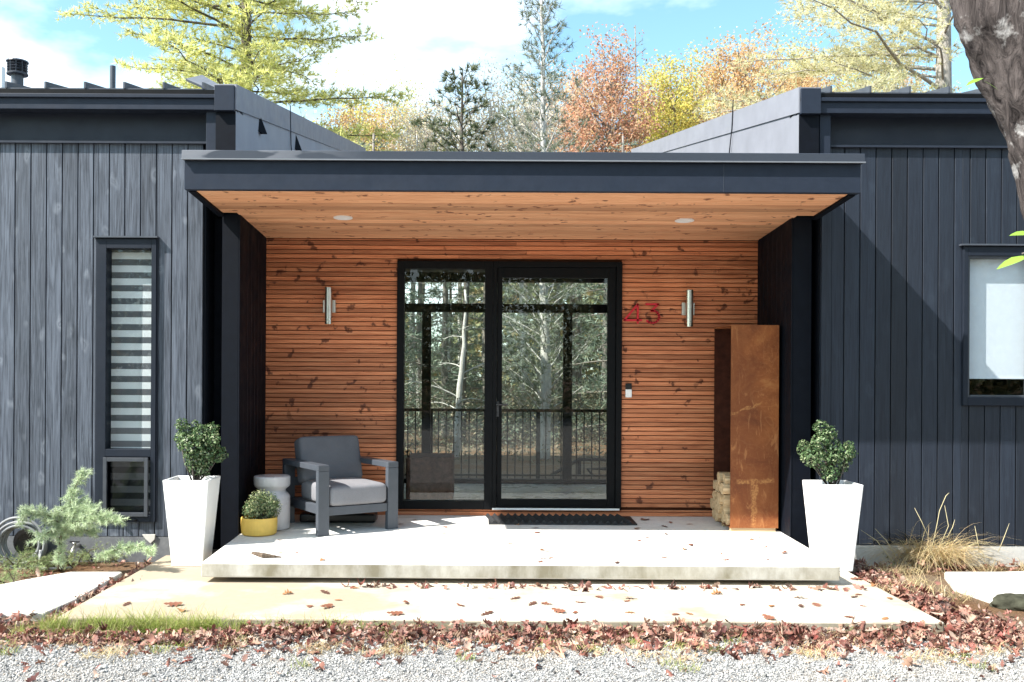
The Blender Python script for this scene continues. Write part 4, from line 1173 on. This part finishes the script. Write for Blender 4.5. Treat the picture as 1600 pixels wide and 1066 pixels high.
c = gp(1383, 878, .02); nb = NB(); d = unit(rgg.normal(0,1,(70,3))); nb.add(*cards(np.array(c)+np.abs(d)*np.array([.0,0,.17])+d*np.array([.12,.08,0]), d*.4+np.array([0,-.2,.8]), .075, rgg, .55, .4))
t = thing('weed', 'small dark green leafy weed between white planter and dry grass', 'plant', tuple(c)); part('leaves', nb, MAT['box'], t)
s = MB()
for k in range(8): s.tube([c, c+Vector((rgg.uniform(-.1,.1), rgg.uniform(-.06,.06), rgg.uniform(.08,.17)))], [.003,.0015], 4)
part('stem', s, MAT['fresh'], t)

# ------------------------------------------------------------------ leaf litter, grass, gravel (uncountable)
def leaf_template():
    st = np.linspace(0, 1, 9); wd = np.array([.03,.16,.10,.30,.13,.34,.14,.20,.0])
    V = []
    for s, w in zip(st, wd):
        y = s-.5; V += [(-w, y, .05*0), (0, y, 0), (w, y, 0)]
    V = np.array(V); F = []
    for i in range(8):
        for j in range(2): F.append((i*3+j, i*3+j+1, (i+1)*3+j+1, (i+1)*3+j))
    return V, np.array(F)
LV, LF = leaf_template()
def rotmats(rng, n, tilt):
    a = rng.uniform(0, 2*np.pi, n); t = rng.normal(0, tilt, n); r = rng.normal(0, tilt, n)
    def mats(c, s, ax):
        Mx = np.zeros((n,3,3)); i, j = [(1,2),(2,0),(0,1)][ax]
        Mx[:,ax,ax] = 1; Mx[:,i,i] = c; Mx[:,j,j] = c; Mx[:,i,j] = -s; Mx[:,j,i] = s; return Mx
    return mats(np.cos(a), np.sin(a), 2) @ mats(np.cos(t), np.sin(t), 0) @ mats(np.cos(r), np.sin(r), 1)
def leaves_at(P, size, rng, tilt=.45, curl=.6):
    n = len(P); s = size*rng.uniform(.55, 1.2, n); cu = rng.normal(0, curl, n); cv = rng.normal(0, curl*.7, n)
    V = np.repeat(LV[None], n, 0); V[:,:,0] *= rng.uniform(.7,1.3,n)[:,None]
    V[:,:,2] = cu[:,None]*V[:,:,0]**2*2 + cv[:,None]*V[:,:,1]**2
    V = V*s[:,None,None]; V = np.einsum('nij,nkj->nki', rotmats(rng, n, tilt), V)
    V += P[:,None,:]
    return V.reshape(-1,3), (LF[None] + (np.arange(n)*len(LV))[:,None,None]).reshape(-1,4)
rgl = NR(51); PL = []
def strip(n, fn):
    for _ in range(n): PL.append(fn())
def front():
    x = rgl.uniform(-4.2, 5.0); y = 6.12 - abs(rgl.normal(0,.23)) - .0
    if x < -1.5 and y > 5.98: y -= .2
    h = .02 + .07*max(0, 1-(6.15-y)/.35)*rgl.uniform(0,1)
    return (x, y, h)
strip(4600, front)
def right():
    y = rgl.uniform(5.95, 8.3); w = .10 + .12*(8.3-y)/2.3
    return (3.10 + abs(rgl.normal(0, w)), y, .02+.07*rgl.uniform(0,1)*rgl.uniform(0,1))
strip(1200, right)
strip(500, lambda: (rgl.uniform(3.1,5.2), rgl.normal(6.05,.13), .02+.06*rgl.uniform(0,1)**2))
strip(260, lambda: (rgl.uniform(3.1,6.2), rgl.normal(8.2,.07), .02+.05*rgl.uniform(0,1)**2))
strip(160, lambda: (-2.79+rgl.normal(0,.035), rgl.uniform(6.3,8.2), .02+.05*rgl.uniform(0,1)**2))
strip(200, lambda: (rgl.uniform(-4.6,-2.7), rgl.normal(6.2,.10), .02+.05*rgl.uniform(0,1)**2))
strip(170, lambda: (2.9-3.9*rgl.uniform(0,1)**.8, 7.17+rgl.normal(0,.035), SLABZ+.004+.012*rgl.uniform(0,1)**2))
strip(130, lambda: (rgl.uniform(-4,5), rgl.uniform(4.6,5.95), .02))
strip(90, lambda: (rgl.uniform(-4.4,-2.6), rgl.uniform(7.2,8.2), .03))
PL = np.array(PL)
nb = NB(); half = rgl.uniform(0,1,len(PL)) < .6
nb.add(*leaves_at(PL[half], .052, rgl, .5, 1.5)); nb.add(*leaves_at(PL[~half], .080, rgl, .5, 1.3))
solo('leaf_litter', nb, MAT['litter'], (0,6,0), 'thick band of red brown fallen leaves along the slab edges', 'leaf litter', kind='stuff')

nb = NB()
def gstrip(n, xa, xb, y, sy, L, dr=.6, z=0.0):
    r = np.stack([rgg.uniform(xa,xb,n), y+rgg.normal(0,sy,n), np.full(n, z)], 1); d = rgg.normal(0,1,(n,3))*np.array([.35,.35,.1])+np.array([0,-.1,1.])
    blades(nb, r, d, L, .0045, rgg, dr, 4)

for k in range(34):
    xk = -2.75+1.15*rgg.uniform(0,1)**1.1; gstrip(int(rgg.uniform(30,120)), xk-.05, xk+.05, 6.11+rgg.normal(0,.025), .03, rgg.uniform(.10,.24))
for k in range(16):
    xk = rgg.uniform(-1.6,-.3); gstrip(int(rgg.uniform(20,80)), xk-.06, xk+.06, 6.12, .03, rgg.uniform(.08,.2))
gstrip(1100, -2.75, -1.75, 6.09, .045, .13); gstrip(500, -2.9, -2.2, 5.98, .06, .12)
gstrip(250, -.6, 2.9, 6.10, .04, .11)
for k in range(26): 
    x0_ = rgg.uniform(-3.5,4.5); gstrip(45, x0_-.06, x0_+.06, rgg.uniform(5.3,6.0), .04, .08)
solo('grass', nb, MAT['grass'], (0,6,0), 'sparse green grass growing along the front edge of the slab', 'grass', kind='stuff')
nb = NB()
for k in range(70):
    x0_ = rgg.uniform(-4,5); gstrip(40, x0_-.10, x0_+.10, rgg.uniform(5.5,6.05), .05, .10, 1.3)
for k in range(16): 
    x0_ = rgg.uniform(3.3,6.); gstrip(40, x0_-.1, x0_+.1, rgg.normal(8.15,.06), .04, .16, 1.2)
for k in range(16): 
    x0_ = rgg.uniform(3.1,3.7); gstrip(30, x0_-.1, x0_+.1, rgg.uniform(7.0,8.1), .06, .2, 1.2)
solo('grass', nb, MAT['drygrass'], (0,6,0), 'dry straw coloured grass mixed into the leaf litter', 'grass', kind='stuff')

rgp = NR(61)
t_ = (1+5**.5)/2
IV = unit(np.array([(-1,t_,0),(1,t_,0),(-1,-t_,0),(1,-t_,0),(0,-1,t_),(0,1,t_),(0,-1,-t_),(0,1,-t_),(t_,0,-1),(t_,0,1),(-t_,0,-1),(-t_,0,1)], float))
IF = np.array([(0,11,5),(0,5,1),(0,1,7),(0,7,10),(0,10,11),(1,5,9),(5,11,4),(11,10,2),(10,7,6),(7,1,8),(3,9,4),(3,4,2),(3,2,6),(3,6,8),(3,8,9),(4,9,5),(2,4,11),(6,2,10),(8,6,7),(9,8,1)])
n = 125000
P = np.stack([rgp.uniform(-4.2,4.9,n), 4.3+1.75*rgp.uniform(0,1,n)**.9, np.full(n,.004)], 1)
V = IV[None]*(1+rgp.normal(0,.16,(n,12,1))); V = V*rgp.uniform(.6,1.25,(n,1,3))*np.array([1,1,.75]); sz_ = 0.0037*np.exp(rgp.normal(0,.45,n))
V = np.einsum('nij,nkj->nki', rotmats(rgp, n, .5), V*sz_[:,None,None]) + P[:,None,:] + np.array([0,0,1.])*(sz_*.45)[:,None,None]
nb = NB(); nb.add(V.reshape(-1,3), (IF[None]+(np.arange(n)*12)[:,None,None]).reshape(-1,3))
solo('gravel', nb, MAT['pebble'], (0,5,0), 'loose pale grey gravel stones covering the drive', 'gravel', kind='stuff')

# single fallen leaves lying on the slabs
rr = random.Random(77); rgk = NR(78)
lm = []
for k, mk in enumerate(('leaf1','leaf2','leaf3','leaf1','leaf2','leaf1')):
    nb = NB(); V, F = leaves_at(np.zeros((1,3)), .10, rgk, .10, .38); V = V - np.array([0,0,V[:,2].min()]); nb.add(V, F)
    lm.append(_mesh('fallen_leaf', nb, MAT[mk], (0,0,0)))
def leaf_on(p, label, group, s=1.0):
    o = bpy.data.objects.new('fallen_leaf', lm[rr.randrange(6)]); COL.objects.link(o); o.location = p; o.rotation_euler.z = rr.uniform(0,6.28)
    k = s*rr.uniform(.7,1.25); o.scale = (k,k,k); tag(o, label, 'fallen leaf', group)
for k in range(52):
    x = rr.uniform(-1.95,2.6); y = 7.35 + 2.0*rr.random()**1.2
    if y > 8.5 and (x < -.9 or x > 2.1): continue
    leaf_on((x, y, pz(y)+.002), 'single curled brown leaf lying on the raised pale porch slab', 'fallen leaves on the porch slab', .75)
for k in range(44):
    x = rr.uniform(-2.5,2.95); y = rr.uniform(6.25,7.15)
    if x < -.6 and rr.random() < .6: continue
    leaf_on((x, y, SLABZ+.002), 'single curled brown leaf lying on the tan lower slab', 'fallen leaves on the lower slab', .95)
for (px, py, s) in ((1340,905,1.15),(1365,915,1.),(1120,928,1.1),(1275,945,1.1),(1160,945,1.05),(805,935,.9),(1390,935,1.)):
    leaf_on(tuple(gp(px,py,SLABZ+.003)), 'single curled brown leaf lying on the tan lower slab', 'fallen leaves on the lower slab', s)
b = MB(); P = [gp(396,866,.217), gp(412,868,.24), gp(440,871,.222)]
b.tube(P, [.022,.020,.006], 7); solo('bark_piece', b, MAT['bark_brown'], tuple(P[0]), 'curled dark brown strip of bark on the porch slab near its front edge', 'bark')

# ------------------------------------------------------------------ trees
def tree_thing(name, base, label, group, trunk, tm, crown, cm, cat='tree'):
    t = thing(name, label, cat, base, group)
    part('trunk', trunk, tm, t, smooth=True)
    if crown is not None: part('crown', crown, cm, t)
    return t
def pine(base, H, z0, Rf, n_limb, up, droop, tr, seed, tuft=.19, per=8, w=.016, twigf=.30, step=.20, gap=0.0, lean=(0,0), flat=.35, az_bias=None, spread=.75, side_step=.32):
    rng = NR(seed); b = Vector(base); tb = MB(); P = []; D = []
    m = 14; tp = []
    wob = rng.normal(0, .04, (m+1, 2)).cumsum(0)*.5
    for i in range(m+1):
        s = i/m; tp.append(b + Vector((lean[0]*s*H + wob[i,0]*min(1,s*3), lean[1]*s*H + wob[i,1]*min(1,s*3), s*H)))
    tb.tube(tp, [tr*(1-.88*i/m) + .01 for i in range(m+1)], 9)
    def trunk_at(z):
        s = min(.999, max(0, z/H))*m; i = int(s); return tp[i].lerp(tp[i+1], s-i)
    for k in range(n_limb):
        s = (k+rng.uniform(0,1))/n_limb; z = z0 + (H-z0)*s*.985
        if rng.uniform() < gap: continue
        az = k*2.399 + rng.uniform(-.5,.5)
        if az_bias is not None and rng.uniform() < az_bias[1]: az = az_bias[0] + rng.normal(0,.6)
        L = Rf(s)*rng.uniform(.65,1.12)
        if L < .15: continue
        p0 = np.array(trunk_at(z)); u = up*rng.uniform(.6,1.4); kk = 7
        pts = []; a = az
        for j in range(kk+1):
            q = j/kk; pts.append(p0 + np.array([math.cos(a)*L*q, math.sin(a)*L*q, u*L*q - droop*L*q*q + rng.normal(0,.025)*L*.25*q])); a += rng.normal(0,.06)
        tb.tube(pts, [max(.006, (.010+.0075*L)*(1-.85*j/kk)) for j in range(kk+1)], 5, False)
        q = .22
        while q < 1.0:
            i = min(kk-1, int(q*kk)); f = q*kk-i; c = pts[i]*(1-f)+pts[i+1]*f; dv = unit(pts[i+1]-pts[i])
            for sg in (-1, 1):
                tl = twigf*L*(1.05-.7*q)*rng.uniform(.5,1.15)+.10
                ang = rng.uniform(.7,1.15)*sg; ca, sa = math.cos(ang), math.sin(ang)
                td = np.array([dv[0]*ca-dv[1]*sa, dv[0]*sa+dv[1]*ca, dv[2]*.5+rng.normal(.08,flat*.5)]); td = unit(td)
                e = c + td*tl
                tb.tube([c, e], [.006,.003], 3, False)
                nt = max(1, int(tl/step)+1)
                for j in range(nt):
                    P.append(c + td*tl*(j+1)/nt + rng.normal(0,.03,3)); D.append(td + np.array([0,0,.35]))
            q += side_step/L if L > side_step*2 else .5
        P.append(pts[-1]); D.append(unit(pts[-1]-pts[-2]))
    nb = NB(); nb.add(*needles(np.array(P), np.array(D), per, tuft, w, rng, spread)); return tb, nb
def decid(base, H, z0, rx, ry, n_limb, per, leaf, tr, seed, cl=.30, stem_r=.03, ctop=None, bare=0.0, up=.55):
    rng = NR(seed); b = Vector(base); tb = MB(); P = []
    m = 10; wob = rng.normal(0,.06,(m+1,2)).cumsum(0); tp = [b+Vector((wob[i,0]*i/m, wob[i,1]*i/m, H*.93*i/m)) for i in range(m+1)]
    tb.tube(tp, [tr*(1-.85*i/m)+.008 for i in range(m+1)], 8)
    zc = (z0+H)/2; rz = (H-z0)/2
    for k in range(n_limb):
        d = unit(rng.normal(0,1,3)); r = rng.uniform(.45,1)**.5
        e = np.array([b.x+d[0]*rx*r, b.y+d[1]*ry*r, b.z+zc+d[2]*rz*r])
        hd = math.hypot(e[0]-b.x, e[1]-b.y); zs = max(z0*.6, min(H*.85, e[2]-b.z - hd*up*1.4 - .2)); s = zs/(H*.93)*m; i = min(m-1, int(s)); p0 = np.array(tp[i].lerp(tp[i+1], s-i))
        mid = p0*.5+e*.5 + np.array([0,0,-.12*hd]) + rng.normal(0,.1,3); q1 = p0*.75+mid*.25+np.array([0,0,-.02*hd])
        tb.tube([p0, q1, mid, mid*.4+e*.6+rng.normal(0,.05,3), e], [stem_r*.9, stem_r*.75, stem_r*.5, stem_r*.3, .005], 5, False)
        for j in range(4):
            o = mid*(1-j/3.)+e*(j/3.); f = o + rng.normal(0,.30,3) + np.array([0,0,.12]); tb.tube([o, f], [.007,.003], 3, False)
            if rng.uniform() > bare:
                n = int(per*rng.uniform(.4,1.3)); P.append(f + rng.normal(0, cl*.55, (n,3)))
    nb = None
    if per:
        P = np.concatenate(P); nb = NB(); nb.add(*cards(P, rng.normal(0,1,P.shape)+np.array([-.4,-.4,.6]), leaf, rng, .6, .4))
    return tb, nb
def X_at(px, D): return (px-VX)*D/FPX
def Z_at(py, D): return EYE+(VY-py)*D/FPX

# big yellow-green pine behind the left wing
D = 26.; tb, nb = pine((X_at(383,D), D, 0), 18.5, 6.4, lambda s: 5.3*(1-s)**.42*(.85+.15*math.sin(s*14+1))+.4, 100, .16, .10, .26, 101, .20, 11, .022, .28, .13, 0, (.0,0), .25, None, .75, .215)
tree_thing('pine_tree', (X_at(383,D), D, 0), 'broad yellow green pine with flat layered limbs rising behind the left roof', None, tb, MAT['bark_dark'], nb, MAT['pine_y'])
# big pale pine behind the right wing
D = 24.; tb, nb = pine((X_at(1474,D), D, 0), 17, 7.0, lambda s: 5.4*(1-s)**.6+.4, 66, .26, .14, .34, 102, .21, 10, .021, .26, .16, .05, (0,0), .3, (math.pi, .45), .8, .28)
tree_thing('pine_tree', (X_at(1474,D), D, 0), 'large pale trunked pine with drooping yellow limbs behind the right roof', None, tb, m_bark('light grey pine bark', (.20,.175,.155), (.46,.43,.39)), nb, MAT['pine_y2'])
# slender pale tree in the middle
D = 19.2; tb, nb = pine((X_at(851,D), D, -.5), 10.1, 1.0, lambda s: (1.45*(1-s)**.8+.2) if s > .5 else .9, 120, .95, .05, .115, 103, .15, 11, .014, .30, .13, .0, (.0,0), .5, None, .9, .28)
tree_thing('slender_tree', (X_at(851,D), D, -.5), 'slender pale trunked tree with thin grey green crown in the middle behind the porch roof', None, tb, MAT['bark_pale'], nb, MAT['pine_g'])
D = 19.5; tb, nb = pine((X_at(713,D), D, -.5), 3.9, 1.2, lambda s: 1.3*(1-s)+.2, 22, .5, .3, .09, 104, .14, 2, .012, .2, .3, .4)
tree_thing('slender_tree', (X_at(713,D), D, -.5), 'thin bare pale trunk seen through the side pane next to the door', None, tb, MAT['bark_pale'], nb, MAT['pine_g'])
# small dark tufted pine
D = 23.; tb, nb = pine((X_at(722,D), D, 0), 8.9, 4.2, lambda s: 1.35*(1-s)**.7+.3, 56, .75, .1, .10, 105, .20, 18, .022, .24, .22, .05, (-.005,0), .5, None, .8, .4)
tree_thing('pine_tree', (X_at(722,D), D, 0), 'small dark tufted pine left of the slender pale tree', None, tb, MAT['bark_dark'], nb, MAT['pine_d'])
# autumn trees
def autumn(px, D, top, half, z0, nl, per, leaf, mat, seed, label, bark='bark_grey', cl=.3, bare=0., tr=.12, depth=1.3):
    per = int(per*1.75); leaf *= .74
    H = Z_at(top, D); tb, nb = decid((X_at(px,D), D, 0), H, z0, half*D/FPX, half*D/FPX*depth, nl, per, leaf, tr, seed, cl, .03, None, bare)
    tree_thing('autumn_tree', (X_at(px,D), D, 0), label, 'autumn trees behind the house', tb, MAT[bark], nb, MAT[mat])
autumn(945, 27, 74, 84, 4.6, 130, 28, .125, 'oak_red', 201, 'russet leaved oak standing right beside the slender pale tree', depth=1.0)
autumn(1050, 29, 82, 66, 4.8, 130, 30, .125, 'oak_yl', 202, 'yellow green leaved tree between the russet oak and the orange tree', depth=1.0)
autumn(1165, 30, 50, 115, 4.8, 200, 28, .13, 'oak_or', 203, 'wide orange leaved tree in front of the pale pine on the far right')
autumn(815, 28, 150, 60, 4.6, 75, 9, .10, 'pale_lf', 204, 'nearly bare pale twigged tree behind the slender tree foot', 'bark_pale', .34, .2)
autumn(520, 30, 165, 50, 5.0, 60, 26, .125, 'oak_or', 205, 'low orange tree peeping over the sloping left roof edge')
autumn(555, 33, 128, 70, 5.4, 70, 20, .13, 'oak_yl', 206, 'yellowish tree behind the low orange tree over the left roof slope', cl=.4)
autumn(645, 31, 178, 55, 5.0, 50, 10, .10, 'pale_lf', 207, 'thin pale twigged tree left of the small dark pine', 'bark_pale', .34, .2)
autumn(610, 38, 120, 85, 6.0, 110, 20, .13, 'oak_yl', 231, 'tall soft yellow tree far behind, above the left roof slope', cl=.45)
autumn(720, 40, 128, 85, 6.0, 120, 18, .12, 'pale_lf', 232, 'tall hazy pale tree far behind the small dark pine', 'bark_pale', .5)
autumn(820, 39, 105, 80, 6.0, 120, 18, .12, 'pale_lf', 233, 'tall hazy pale tree far behind the slender tree', 'bark_pale', .5)
autumn(905, 41, 88, 70, 6.0, 110, 20, .13, 'oak_or', 234, 'tall faded orange tree far behind the russet oak', cl=.45)
autumn(1110, 40, 75, 95, 6.0, 150, 20, .13, 'oak_yl', 235, 'tall pale yellow tree far behind the wide orange tree', cl=.5)
autumn(1240, 42, 60, 100, 6.0, 150, 20, .13, 'oak_yl', 236, 'tall pale yellow tree far behind the left limbs of the pale right pine', cl=.5)
autumn(1390, 40, 60, 110, 6.0, 150, 20, .13, 'oak_or', 237, 'tall soft orange tree far behind the trunk of the pale right pine', cl=.5)
autumn(770, 29, 118, 62, 4.4, 90, 22, .105, 'pale_lf', 215, 'pale leaved tree rising between small dark pine and slender tree', 'bark_pale', .4)
autumn(655, 32, 130, 62, 4.6, 80, 20, .105, 'pale_lf', 216, 'pale hazy tree in the gap right of the broad pine', 'bark_pale', .4)
autumn(590, 34, 150, 60, 5, 80, 22, .12, 'oak_or', 217, 'soft orange tree low behind the left roof slope, right of the yellowish tree', cl=.4)
autumn(700, 30, 165, 60, 4.4, 70, 20, .11, 'pale_lf', 211, 'pale leaved tree behind the small dark pine', 'bark_pale', .36)
autumn(845, 31, 140, 70, 4.6, 90, 20, .11, 'pale_lf', 212, 'soft pale leaved tree filling the space behind the slender tree', 'bark_pale', .36)
autumn(1010, 33, 110, 80, 5.0, 90, 22, .13, 'oak_red', 213, 'faded russet tree further back between russet oak and yellow green tree', cl=.4)
autumn(1250, 31, 75, 80, 5.0, 100, 24, .13, 'oak_or', 214, 'orange tree tucked against the left limbs of the pale right pine')
autumn(895, 33, 120, 55, 5.4, 60, 14, .12, 'oak_red', 208, 'faded russet tree directly behind the slender pale tree', cl=.4)
autumn(1330, 33, 90, 90, 5.4, 90, 22, .13, 'oak_yl', 209, 'yellow leaved tree under the limbs of the pale right pine')
autumn(1560, 34, 100, 80, 5.4, 80, 22, .13, 'oak_or', 210, 'orange leaved tree between right pine trunk and the near leaning trunk')
for (px, top, D, seed, lab) in ((992, 38, 31, 221, 'bare tipped thin sapling rising above the russet oak'), (1075, 100, 31, 223, 'short thin sapling rising above the yellow green tree')):
    tb, nb = pine((X_at(px,D), D, 0), Z_at(top,D), 7.0, lambda s: 1.0*(1-s)+.15, 26, .9, .0, .06, seed, .15, 5, .014, .25, .22, .1)
    tree_thing('thin_sapling', (X_at(px,D), D, 0), lab, None, tb, MAT['bark_grey'], nb, MAT['pine_g'])
# dark conifers behind, seen through the glass door
hp = []
for k in range(3):
    hp.append(pine((0,0,0), 7.4+.4*k, .5, lambda s: 2.3*(1-s)**.7+.2, 46, .05, .22, .13, 300+k, .20, 7, .030, .30, .20, 0, (0,0), .35, None, .8, .34))
hr = random.Random(12); hm = []
for k, (tb, nb) in enumerate(hp):
    hm.append((_mesh('trunk', tb, MAT['bark_grey'], (0,0,0), True), _mesh('crown', nb, MAT['hemlock'], (0,0,0))))
spots = [(-4.3,22),(-2.6,22.5),(-.9,25),(.2,24),(3.4,22.5),(5.2,23.5),(-6.5,25),(-1.6,27),(2.2,27.5),(4.4,28),(.4,30),(-3.6,30),(6.8,26),(-8.5,23),(8.8,24),(1.4,34),(-1.2,35),(3.6,35)]
for k, (x, y) in enumerate(spots):
    o = thing('conifer_tree', 'dark green conifer in the wood seen through the glass door', 'tree', (x, y, 0), 'dark conifers in the wood behind the house')
    s = hr.uniform(.85,1.05); o.rotation_euler.z = hr.uniform(0,6.28); o.scale = (s,s,s*.95)
    for nm, me in zip(('trunk','crown'), hm[k % 3]):
        c = bpy.data.objects.new(nm, me); COL.objects.link(c); c.parent = o
rgf = NR(91); n = 60000
ang = rgf.uniform(-.9,.9,n); rad = rgf.uniform(44,62,n); cl = 9.5*np.abs(np.sin(ang*23)*.3+np.sin(ang*57+1)*.2+.75)
P = np.stack([np.sin(ang)*rad, np.cos(ang)*rad, rgf.uniform(0,1,n)**.8*cl], 1)
nb = NB(); nb.add(*cards(P, rgf.normal(0,1,(n,3))+np.array([-.3,-.6,.4]), .55, rgf, .7, .4))
ang = np.pi+rgf.uniform(-1.1,.75,90000); rad = rgf.uniform(17,26,90000); cl = 12*np.abs(np.sin(ang*19)*.25+np.sin(ang*47+1)*.2+.75)
P = np.stack([np.sin(ang)*rad, np.cos(ang)*rad, rgf.uniform(0,1,90000)**.8*cl], 1)
nb.add(*cards(P, rgf.normal(0,1,P.shape)+np.array([0,.5,.3]), .26, rgf, .5, .5))
nu = NB(); n = 60000; P = np.stack([rgf.uniform(-9,11,n), rgf.uniform(17.8,40,n), rgf.uniform(0,1,n)**1.6*1.3], 1)
nu.add(*cards(P, rgf.normal(0,1,P.shape)+np.array([0,-.2,.6]), .085, rgf, .4, .5))
MAT['brush'] = m_leaf('undergrowth leaves', [(0,(.10,.12,.08)),(.5,(.17,.18,.12)),(.8,(.24,.20,.14)),(1,(.30,.26,.18))], .3)
solo('undergrowth', nu, MAT['brush'], (0,25,0), 'brown green undergrowth below the wood behind the deck', 'undergrowth', kind='stuff')
solo('forest', nb, MAT['forest'], (0,50,0), 'hazy mixed autumn wood filling the distance behind the house', 'forest', kind='stuff')

# near leaning trunk on the right, with a few fresh leaves
D = 3.5
def NT(px, py): return Vector(((px-VX)*D/FPX, D, EYE+(VY-py)*D/FPX))
ctr = [NT(1440,-760), NT(1500,-330), NT(1540,-110), NT(1556,0), NT(1588,80), NT(1616,150), NT(1636,220), NT(1658,300), NT(1704,420), NT(1768,560), NT(1875,800), NT(1985,1110), NT(2050,1300)]
rad = [.11,.125,.14,.148,.145,.138,.13,.124,.127,.14,.16,.20,.27]
import bmesh
fine = []; fr_ = []
for i in range(len(ctr)-1):
    for k in range(8): fine.append(ctr[i].lerp(ctr[i+1], k/8)); fr_.append(rad[i]*(1-k/8)+rad[i+1]*k/8)
fine.append(ctr[-1]); fr_.append(rad[-1])
for _ in range(3):
    fine = [fine[0]]+[(fine[i-1]+fine[i]*2+fine[i+1])/4 for i in range(1, len(fine)-1)]+[fine[-1]]
tb = MB(); tb.tube(fine, fr_, 40)
from mathutils import noise as mnoise
for i in range(len(fine)*40):
    v = Vector(tb.v[i]); c = fine[i//40]; d = v-c
    q = mnoise.noise(Vector((v.x*26, v.y*26, v.z*5)))*.17 + mnoise.noise(v*6)*.10 + mnoise.noise(Vector((v.x*70, v.y*70, v.z*16)))*.05
    tb.v[i] = tuple(c + d*(1+q))
near = thing('leaning_tree', 'close leaning tree trunk with furrowed lichen spotted bark at the right edge', 'tree', tuple(ctr[-1]))
part('trunk', tb, MAT['bark_near'], near, smooth=True)
lb = MB(); cr = NB(); rgn = NR(95); P = []
tops = [(ctr[0], Vector((-.5,.4,1.6))), (ctr[0], Vector((.6,-.5,1.8))), (ctr[1], Vector((1.2,.6,1.3))), (ctr[1], Vector((.9,-.9,1.4)))]
for (s, d) in tops:
    pts = [s, s+d*.4+Vector((0,0,.1)), s+d*.9, s+d*1.5]; lb.tube(pts, [.07,.05,.03,.01], 8)
    for k in range(9):
        o = pts[1].lerp(pts[3], k/8); e = o + Vector(rgn.normal(0,.45,3)); lb.tube([o, e], [.01,.004], 4); P.append(np.array(e)+rgn.normal(0,.2,(26,3)))
part('limb', lb, MAT['bark_grey'], near, smooth=True)
# sprig at the right edge with two leaves, and one leaf higher up
sp = MB()
def sprig_leaf(a, tip, w, nrm):
    a, tip = Vector(a), Vector(tip); d = tip-a; s = d.cross(Vector(nrm)).normalized(); n = s.cross(d).normalized(); V = []; F = []
    for j, (t, ww) in enumerate(((0,.04),(.2,.6),(.42,1.),(.65,.86),(.85,.45),(1,.02))):
        c = a + d*t - n*.10*d.length*t*t
        V += [c - s*w*ww/2 + n*w*ww*.12, c, c + s*w*ww/2 + n*w*ww*.12]
    for j in range(5):
        for k in range(2): F.append((j*3+k, j*3+k+1, (j+1)*3+k+1, (j+1)*3+k))
    return V, F
D = 3.2
twig = [NT(1742,480), NT(1690,400), NT(1625,385), NT(1596,392)]
sp.tube(twig, [.008,.006,.004,.003], 6)
sp.tube([NT(1690,400), NT(1650,360), NT(1618,350)], [.005,.004,.003], 6)
part('limb', sp, MAT['bark_grey'], near, smooth=True)
lf = MB()
for (a, t, w, nrm) in ((NT(1618,362), NT(1577,360), .045, (0,-.5,1)), (NT(1608,395), NT(1556,412), .042, (.1,-.5,1)), (NT(1640,380), NT(1618,335), .05, (1,-.8,.2)), (NT(1612,388), NT(1650,425), .05, (0,-.7,.7)), (NT(1534,118), NT(1506,128), .03, (0,-.5,1)), (NT(1560,138), NT(1534,118), .004, (0,-.5,1))):
    lf.add(*sprig_leaf(a, t, w, nrm))
part('leaves', lf, MAT['fresh'], near, smooth=True)
cr.add(*cards(np.concatenate(P), rgn.normal(0,1,(26*36,3)), .07, rgn)); part('crown', cr, MAT['fresh'], near)
